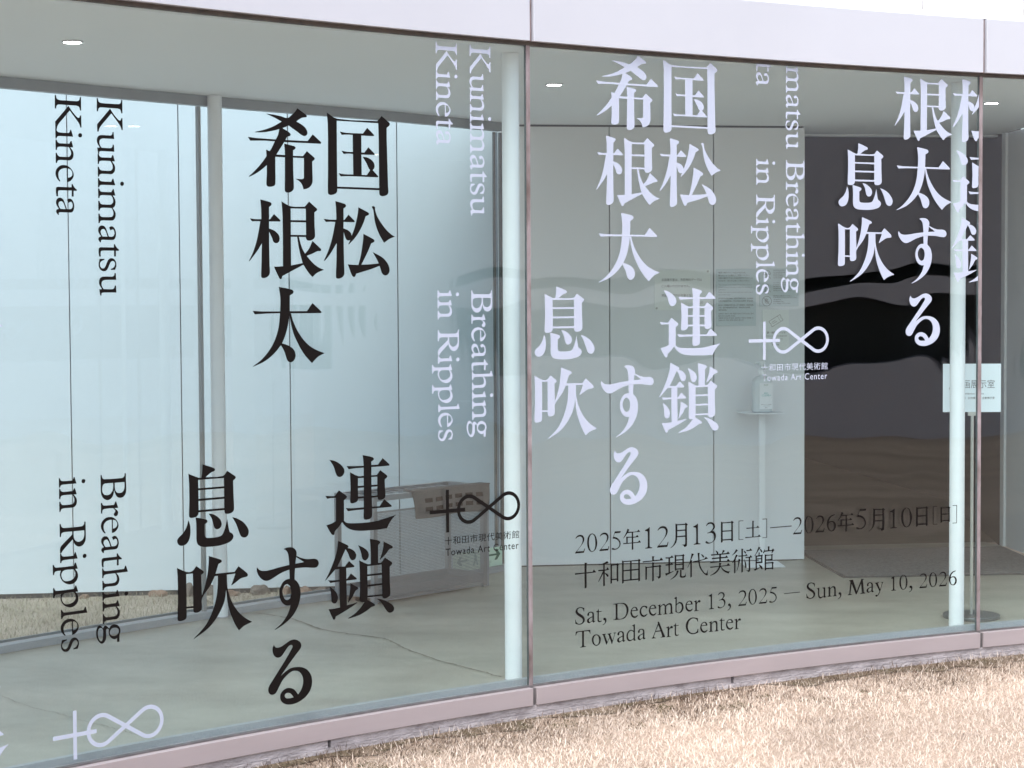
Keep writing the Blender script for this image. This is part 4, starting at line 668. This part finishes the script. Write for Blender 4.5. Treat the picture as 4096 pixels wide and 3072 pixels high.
# ------------------------------------------------------------------ direction sign on a pole
t = thing('direction_sign', 'white direction board on a slim pole with round steel base, behind the right column', 'sign', None, (2.181, 9.30, 0), -0.045)
MB().lathe([(0.133, 0.001), (0.134, 0.004), (0.134, 0.014), (0.132, 0.0165), (0.02, 0.0175), (0.0, 0.0175)], 56).build('base_disc', M['base'], t, smooth=True)
MB().tube((0, 0, 0.017), (0, 0, 0.975), 0.0078, 16).build('pole', M['pole'], t, smooth=True)
MB().box(-0.021, 0.021, -0.008, 0.008, 0.962, 0.981).build('clamp', M['pole'], t, bevel=0.001)
t = MB().box(-0.139, 0.133, -0.004, 0.004, 0.980, 1.209).build('board', M['signwhite'], t, bevel=0.001)
q = merge(row('企画展示室', -0.085, 0.103, 1.1135, 0.040), row('Special Exhibition Rooms', -0.085, 0.052, 1.0665, 0.0105, 0.006), row('기획전시실   企划展示室   企劃展示室', -0.085, 0.103, 1.047, 0.0115, 0.006), lines_bm([((-0.1105, 1.092), (-0.0995, 1.1075)), ((-0.1105, 1.092), (-0.0995, 1.0765))], 0.002))
flat(q, 'sign_text', M['ink'], t, -0.0046)
flat(ring_bm(0.1225, 1.1985, 0.0035, 0.001, 12), 'screw', M['pin'], t, -0.0046)

# ------------------------------------------------------------------ floor mat
c4 = [Vector((1.793, 10.605)), Vector((3.02, 10.72)), Vector((2.97, 11.845)), Vector((1.70, 11.70))]
t = thing('floor_mat', 'dark grey loop pile entrance mat in front of the doorway', 'mat')
ctr = sum(c4, Vector((0, 0))) / 4
MB().prism([tuple(p) for p in c4], 0.001, 0.006).build('rubber_edge', M['matedge'], t)
MB().prism([tuple(p + (ctr - p).normalized() * 0.022) for p in c4], 0.0065, 0.012).build('pile', M['mat'], t)

# ------------------------------------------------------------------ umbrella rack
ra = math.atan2(10.375 - 9.772, -0.137 + 0.695); Lr, Dr, Hr = 0.822, 0.292, 0.545
t = thing('umbrella_rack', 'low grey metal umbrella rack with perforated front panel and ladder top', 'umbrella rack', None, (-0.695, 9.772, 0), ra)
for x in (0.0, Lr - 0.026):
    for y in (0.0, Dr - 0.026): MB().box(x, x + 0.026, y, y + 0.026, 0.002, Hr - 0.028).build('leg', M['steel'], t, bevel=0.001)
for y in (0.0, Dr - 0.026): MB().box(0.0, Lr, y, y + 0.026, Hr - 0.028, Hr).build('long_rail', M['steel'], t, bevel=0.001)
for x in (0.0, Lr - 0.026): MB().box(x, x + 0.026, 0.0265, Dr - 0.0265, Hr - 0.028, Hr).build('end_rail', M['steel'], t, bevel=0.001)
for i in range(9): x = 0.095 + 0.0755 * i; MB().tube((x, 0.026, Hr - 0.012), (x, Dr - 0.026, Hr - 0.012), 0.0035, 8).build('rung', M['steel'], t, smooth=True)
MB().box(0.0265, Lr - 0.0265, 0.03, Dr - 0.02, 0.035, 0.043).build('drip_tray', M['tray'], t)
for y in (0.004, Dr - 0.022): MB().box(0.0265, Lr - 0.0265, y, y + 0.012, 0.03, 0.075).build('tray_rail', M['steel'], t)
for x in (0.004, Lr - 0.02): MB().box(x, x + 0.012, 0.0265, Dr - 0.0265, 0.03, 0.075).build('tray_rail', M['steel'], t)
mb = MB(); px, pz, hr = 0.0088, 0.0076, 0.0029          # sheet with real staggered holes
xa, xb, za, zb = 0.002, Lr - 0.004, 0.012, 0.468
nx, nz = int((xb - xa - 0.012) / px), int((zb - za - 0.012) / pz)
gx0, gz0 = xa + 0.006, za + 0.006
yy = -0.0035
mb.add([(xa, yy, za), (xb, yy, za), (xb, yy, gz0), (xa, yy, gz0)], [(0, 1, 2, 3)]); gz1 = gz0 + nz * pz; gx1 = gx0 + nx * px
mb.add([(xa, yy, gz1), (xb, yy, gz1), (xb, yy, zb), (xa, yy, zb)], [(0, 1, 2, 3)])
mb.add([(xa, yy, gz0), (gx0, yy, gz0), (gx0, yy, gz1), (xa, yy, gz1)], [(0, 1, 2, 3)]); mb.add([(gx1, yy, gz0), (xb, yy, gz0), (xb, yy, gz1), (gx1, yy, gz1)], [(0, 1, 2, 3)])
hexa = [(math.cos(R(45 + 90 * i)), math.sin(R(45 + 90 * i))) for i in range(4)]
for j in range(nz):
    for i in range(nx):
        cx_ = gx0 + (i + 0.5) * px; cz_ = gz0 + (j + 0.5) * pz; dx = (0.15 if j % 2 else -0.15) * px
        sq = [(cx_ + px / 2 * sx_, yy, cz_ + pz / 2 * sz_) for sx_, sz_ in ((1, 1), (-1, 1), (-1, -1), (1, -1))]
        hl = [(cx_ + dx + hr * 1.12 * a, yy, cz_ + hr * 1.12 * b) for a, b in hexa]
        mb.add(sq + hl, [(0, 1, 5, 4), (1, 2, 6, 5), (2, 3, 7, 6), (3, 0, 4, 7)])
mb.build('perforated_panel', M['perf'], t)
MB().box(Lr - 0.004, Lr + 0.010, -0.004, 0.004, 0.006, 0.470).build('panel_edge', M['steel'], t)
# slotted felt piece hung over the front rail
t = thing('slotted_felt', 'dark taupe felt piece with two rows of slots draped over the umbrella rack', 'felt cover', None, (-0.695, 9.772, 0), ra)
mb = MB(); xa, xb = 0.262, 0.832; yF = -0.010
zt, zb = Hr + 0.006, 0.411
cols = [xa + 0.082 + 0.0745 * i for i in range(7)]
slots = [(c, c + 0.054) for c in cols[:6]]; zr = [(0.490, 0.512), (0.446, 0.468)]
xs = sorted({xa, xb, *[v for s_ in slots for v in s_]}); zs = sorted({zb, zt, *[v for s_ in zr for v in s_]})
def warp(x, z, y):
    k = (zt - z) / (zt - zb); return (x + (0.02 * k if x == xa else (-0.018 * k if x == xb else 0)), y - 0.012 * math.sin(k * 2.2) - 0.004 * math.sin(x * 19), z + 0.004 * math.sin(x * 13))
for i in range(len(xs) - 1):
    for j in range(len(zs) - 1):
        if any(abs(xs[i] - s_[0]) < 1e-6 for s_ in slots) and any(abs(zs[j] - r_[0]) < 1e-6 for r_ in zr): continue
        for y in (yF, yF + 0.003): mb.add([warp(xs[i], zs[j], y), warp(xs[i + 1], zs[j], y), warp(xs[i + 1], zs[j + 1], y), warp(xs[i], zs[j + 1], y)], [(0, 1, 2, 3)])
mb.build('front_flap', M['felt'], t)
MB().box(xa + 0.03, xb - 0.03, yF + 0.0045, yF + 0.006, zb + 0.006, zt - 0.012).build('lining', M['lining'], t)
MB().hexa([(xa, yF - 0.003, Hr + 0.001), (xb, yF - 0.003, Hr + 0.001), (xb, 0.06, Hr + 0.001), (xa, 0.06, Hr + 0.001), (xa, yF - 0.003, Hr + 0.0075), (xb, yF - 0.003, Hr + 0.0075), (xb, 0.06, Hr + 0.007), (xa, 0.06, Hr + 0.007)]).build('top_flap', M['felt'], t)

# ------------------------------------------------------------------ escape route sign low on the courtyard glass
ea = math.atan2(11.0 - 10.27, -0.06 + 0.657)
t = thing('exit_sign', 'pale green emergency exit sign with arrows low on the courtyard glass', 'exit sign', None, (-0.088 , 10.948, 0.088), ea)
MB().box(-0.385, 0.03, -0.012, -0.006, -0.052, 0.052).build('plate', M['exitsign'], t, bevel=0.001)
def poly_bm(P):
    bm = bmesh.new(); pl = [[Vector((x, y, 0)) for x, y in P]]; vs = [bm.verts.new(v) for v in pl[0]]
    for tr in tessellate_polygon(pl): bm.faces.new([vs[i] for i in tr])
    return bm
def arrow(cx, cy, L, H, sg): return poly_bm([(cx - sg * L, cy + H * 0.17), (cx + sg * L * 0.35, cy + H * 0.17), (cx - sg * L * 0.05, cy + H), (cx + sg * L * 0.42, cy + H), (cx + sg * L, cy), (cx + sg * L * 0.42, cy - H), (cx - sg * L * 0.05, cy - H), (cx + sg * L * 0.35, cy - H * 0.17), (cx - sg * L, cy - H * 0.17)])
flat(arrow(-0.038, 0.012, 0.050, 0.030, 1), 'right_arrow', M['exitgreen'], t, -0.0126)
flat(arrow(-0.315, 0.004, 0.045, 0.026, -1), 'left_arrow', M['exitfade'], t, -0.0126)
flat(merge(ring_bm(-0.205, 0.034, 0.004, 0.008, 14), poly_bm([(-0.214, 0.026), (-0.196, 0.026), (-0.190, 0.000), (-0.182, -0.030), (-0.190, -0.032), (-0.200, -0.006), (-0.212, -0.030), (-0.226, -0.030), (-0.212, 0.004)])), 'running_figure', M['exitfade'], t, -0.0126)
flat(merge(row('非常口', -0.112, -0.068, -0.024, 0.013), row('EXIT', -0.112, -0.076, -0.040, 0.010)), 'sign_text', M['exitgreen'], t, -0.0126)

# ------------------------------------------------------------------ rocks at the foot of the gallery wall
def rock(x, y, rx, ry, rz_, m, label, seed):
    rr = random.Random(seed); bm = bmesh.new(); bmesh.ops.create_icosphere(bm, subdivisions=3, radius=1)
    ph = [(Vector((rr.gauss(0, 1), rr.gauss(0, 1), rr.gauss(0, 1))), rr.uniform(0, 6)) for _ in range(7)]
    for v in bm.verts:
        k = 1 + sum(0.10 * math.sin(2.3 * v.co.dot(d) + p) for d, p in ph) * 0.8
        v.co = Vector((v.co.x * rx * k, v.co.y * ry * k, max(-0.4, v.co.z) * rz_ * k))
    me = bpy.data.meshes.new('rock'); bm.to_mesh(me); bm.free(); me.materials.append(M[m])
    o = bpy.data.objects.new('rock', me); COL.objects.link(o); o.location = (x, y, GROUND + rz_ * 0.15); o.rotation_euler = (0, 0, rr.uniform(0, 3))
    tag(o, label, 'rock', 'rocks in the dry grass along the white building')
rock(-2.377, 10.80, 0.040, 0.025, 0.022, 'rockA', 'small reddish rock at the far left below the sideways lettering', 1)
rock(-1.975, 10.86, 0.050, 0.028, 0.030, 'rockA', 'pinkish low rock left of the grey mullion', 2)
rock(-1.800, 10.85, 0.042, 0.030, 0.062, 'rockB', 'upright brown rock just left of the grey mullion', 3)
rock(-1.690, 10.90, 0.035, 0.026, 0.045, 'rockB', 'brown rock between the grey mullion and the far column', 4)
rock(-1.560, 10.86, 0.052, 0.026, 0.032, 'rockA', 'flat reddish rock just right of the far column', 5)
rock(-1.412, 10.90, 0.060, 0.030, 0.050, 'rockB', 'broad brown rock halfway between column and umbrella rack', 6)
rock(-1.262, 10.90, 0.030, 0.022, 0.042, 'rockA', 'small reddish rock seen behind the character with a loop', 7)
rock(-1.150, 10.88, 0.062, 0.030, 0.040, 'rockA', 'largest orange red rock near the umbrella rack', 8)
rock(-1.070, 10.88, 0.040, 0.028, 0.034, 'rockB', 'dull brown rock closest to the umbrella rack', 9)


# ------------------------------------------------------------------ building across the lawn, seen only as a reflection in the glass
on = Vector((-0.93, 0.366)).normalized(); ot = Vector((-on.y, on.x)) * -1
if ot.y < 0: ot = -ot
OC = Vector((14.6, 2.75))
def OB(mb, t0, t1, d0, d1, z0, z1):
    q = [OC + ot * a - on * b for a, b in ((t0, d0), (t0, d1), (t1, d1), (t1, d0))]
    q = [tuple(p) for p in q]
    ar = sum(q[i][0] * q[(i + 1) % 4][1] - q[(i + 1) % 4][0] * q[i][1] for i in range(4))
    if ar < 0: q = q[::-1]
    return mb.hexa([(*p, z0) for p in q] + [(*p, z1) for p in q])
t = thing('opposite_building', 'white flat roofed building across the lawn with a long dark window band', 'building')
for z0_, z1_ in ((GROUND, 0.665), (1.42, 1.646), (1.80, 6.2)): OB(MB(), -14, 12, 0, 4, z0_, z1_).build('wall', M['opp'], t)
for z0_, z1_ in ((0.665, 1.42), (1.646, 1.80)):
    OB(MB(), -14, 0.17, 0, 4, z0_, z1_).build('wall', M['opp'], t); OB(MB(), 0.17, 12, 0.6, 4, z0_, z1_).build('window', M['darkwin'], t)

# ------------------------------------------------------------------ dry grass
def blades(n, xr, yr, keep, name, label, hmin, hmax, tone_fn, lean=(18, 78)):
    x = rng.uniform(*xr, n); y = rng.uniform(*yr, n); k = keep(x, y); x, y = x[k], y[k]; n = len(x)
    col, hs = tone_fn(x, y)
    h = rng.uniform(hmin, hmax, n) * hs; az = rng.uniform(0, 2 * np.pi, n); tilt = np.radians(lean[0] + (lean[1] - lean[0]) * rng.uniform(0, 1, n) ** 0.7); bend = rng.uniform(-0.5, 0.5, n)
    wd = rng.uniform(0.0008, 0.0014, n)
    dx, dy = np.cos(az), np.sin(az); px, py = -dy, dx
    st, ct = np.sin(tilt), np.cos(tilt)
    z0 = np.full(n, GROUND - 0.002)
    mx, my, mz = x + dx * h * 0.55 * st, y + dy * h * 0.55 * st, z0 + h * 0.55 * ct + 0.004
    t2 = np.clip(tilt + bend, 0.1, 1.75); ex, ey, ez = mx + dx * h * 0.45 * np.sin(t2), my + dy * h * 0.45 * np.sin(t2), mz + h * 0.45 * np.cos(t2)
    V = np.empty((n, 5, 3), np.float32)
    V[:, 0] = np.stack([x - px * wd, y - py * wd, z0], 1); V[:, 1] = np.stack([x + px * wd, y + py * wd, z0], 1)
    V[:, 2] = np.stack([mx + px * wd * 0.9, my + py * wd * 0.9, mz], 1); V[:, 3] = np.stack([mx - px * wd * 0.9, my - py * wd * 0.9, mz], 1); V[:, 4] = np.stack([ex, ey, ez], 1)
    b = (np.arange(n) * 5)[:, None]
    loops = np.concatenate([b + np.array([[0, 1, 2, 3]]), b + np.array([[3, 2, 4]])], 1).ravel().astype(np.int32)
    starts = (np.arange(n)[:, None] * 7 + np.array([[0, 4]])).ravel().astype(np.int32); tot = np.tile(np.array([4, 3], np.int32), n)
    me = bpy.data.meshes.new(name); me.vertices.add(n * 5); me.vertices.foreach_set('co', V.ravel())
    me.loops.add(len(loops)); me.loops.foreach_set('vertex_index', loops)
    me.polygons.add(2 * n); me.polygons.foreach_set('loop_start', starts)
    try: me.polygons.foreach_set('loop_total', tot)
    except Exception: pass
    me.update(calc_edges=True)
    at = me.attributes.new('tone', 'FLOAT_COLOR', 'POINT'); c4_ = np.ones((n, 5, 4), np.float32); c4_[:, :, :3] = col[:, None, :]; at.data.foreach_set('color', c4_.ravel())
    me.materials.append(M['grass'])
    o = bpy.data.objects.new(name, me); COL.objects.link(o)
    return tag(o, label, 'grass', kind='stuff')
AC = np.array([X0 - math.sin(PHI) / KAP, Y0 + math.cos(PHI) / KAP]); AR = abs(1 / KAP)
def gap(x, y): return AR - np.hypot(x - AC[0], y - AC[1])       # distance in front of the glass
def waves(x, y, sc, seed):
    r_ = np.random.default_rng(seed); v = np.zeros_like(x)
    for i in range(9):
        a = r_.uniform(0, 2 * np.pi); f = sc * r_.uniform(0.5, 1.9); v += np.sin((x * np.cos(a) + y * np.sin(a)) * f + r_.uniform(0, 6.28))
    return v / 3.0
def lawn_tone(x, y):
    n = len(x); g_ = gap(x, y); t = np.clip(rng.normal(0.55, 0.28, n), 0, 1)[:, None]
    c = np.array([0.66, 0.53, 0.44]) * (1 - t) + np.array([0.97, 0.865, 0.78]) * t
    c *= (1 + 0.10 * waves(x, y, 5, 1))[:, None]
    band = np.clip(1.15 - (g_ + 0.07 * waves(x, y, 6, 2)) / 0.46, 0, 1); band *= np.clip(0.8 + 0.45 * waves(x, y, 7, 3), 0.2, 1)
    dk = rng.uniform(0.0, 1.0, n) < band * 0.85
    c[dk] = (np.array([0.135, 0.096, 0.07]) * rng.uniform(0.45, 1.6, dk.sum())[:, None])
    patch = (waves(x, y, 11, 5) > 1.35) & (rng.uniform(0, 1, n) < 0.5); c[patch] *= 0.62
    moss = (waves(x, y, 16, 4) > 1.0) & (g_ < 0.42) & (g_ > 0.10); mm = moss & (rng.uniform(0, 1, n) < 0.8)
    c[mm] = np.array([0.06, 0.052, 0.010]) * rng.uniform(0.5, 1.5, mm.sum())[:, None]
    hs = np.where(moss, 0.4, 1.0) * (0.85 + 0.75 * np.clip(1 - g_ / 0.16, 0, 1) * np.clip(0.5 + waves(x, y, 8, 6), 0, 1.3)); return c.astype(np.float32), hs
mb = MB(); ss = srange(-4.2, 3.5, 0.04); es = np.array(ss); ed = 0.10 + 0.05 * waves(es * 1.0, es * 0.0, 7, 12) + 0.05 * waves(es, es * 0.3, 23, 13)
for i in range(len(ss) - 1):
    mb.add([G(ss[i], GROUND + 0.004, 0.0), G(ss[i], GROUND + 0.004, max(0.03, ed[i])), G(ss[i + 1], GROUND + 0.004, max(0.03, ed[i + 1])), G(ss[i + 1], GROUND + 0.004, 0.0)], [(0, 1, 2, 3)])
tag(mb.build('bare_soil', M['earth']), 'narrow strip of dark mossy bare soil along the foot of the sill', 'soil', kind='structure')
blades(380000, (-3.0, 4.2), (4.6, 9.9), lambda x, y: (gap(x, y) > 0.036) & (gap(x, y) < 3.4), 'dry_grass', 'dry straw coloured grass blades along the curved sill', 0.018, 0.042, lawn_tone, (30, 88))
def yard_keep(x, y):
    u = (x - P0.x) * DV.x + (y - P0.y) * DV.y; d = (x - P0.x) * NV.x + (y - P0.y) * NV.y     # in front of the gallery wall
    k = (d > 0.02)
    fx = np.array([p[0] for p in FAR]); fy = np.array([p[1] for p in FAR])
    return k & (y > np.interp(x, fx, fy) + 0.07) & (x < -0.1)
def yard_tone(x, y):
    n = len(x); t = np.clip(rng.normal(0.5, 0.28, n), 0, 1)[:, None]
    c = np.array([0.24, 0.20, 0.14]) * (1 - t) + np.array([0.52, 0.45, 0.335]) * t
    return (c * (1 + 0.15 * waves(x, y, 6, 8))[:, None]).astype(np.float32), np.ones(n)
blades(70000, (-4.2, -0.05), (7.2, 11.1), yard_keep, 'courtyard_grass', 'long dry grass between the far glass and the white building', 0.02, 0.055, yard_tone, (25, 85))
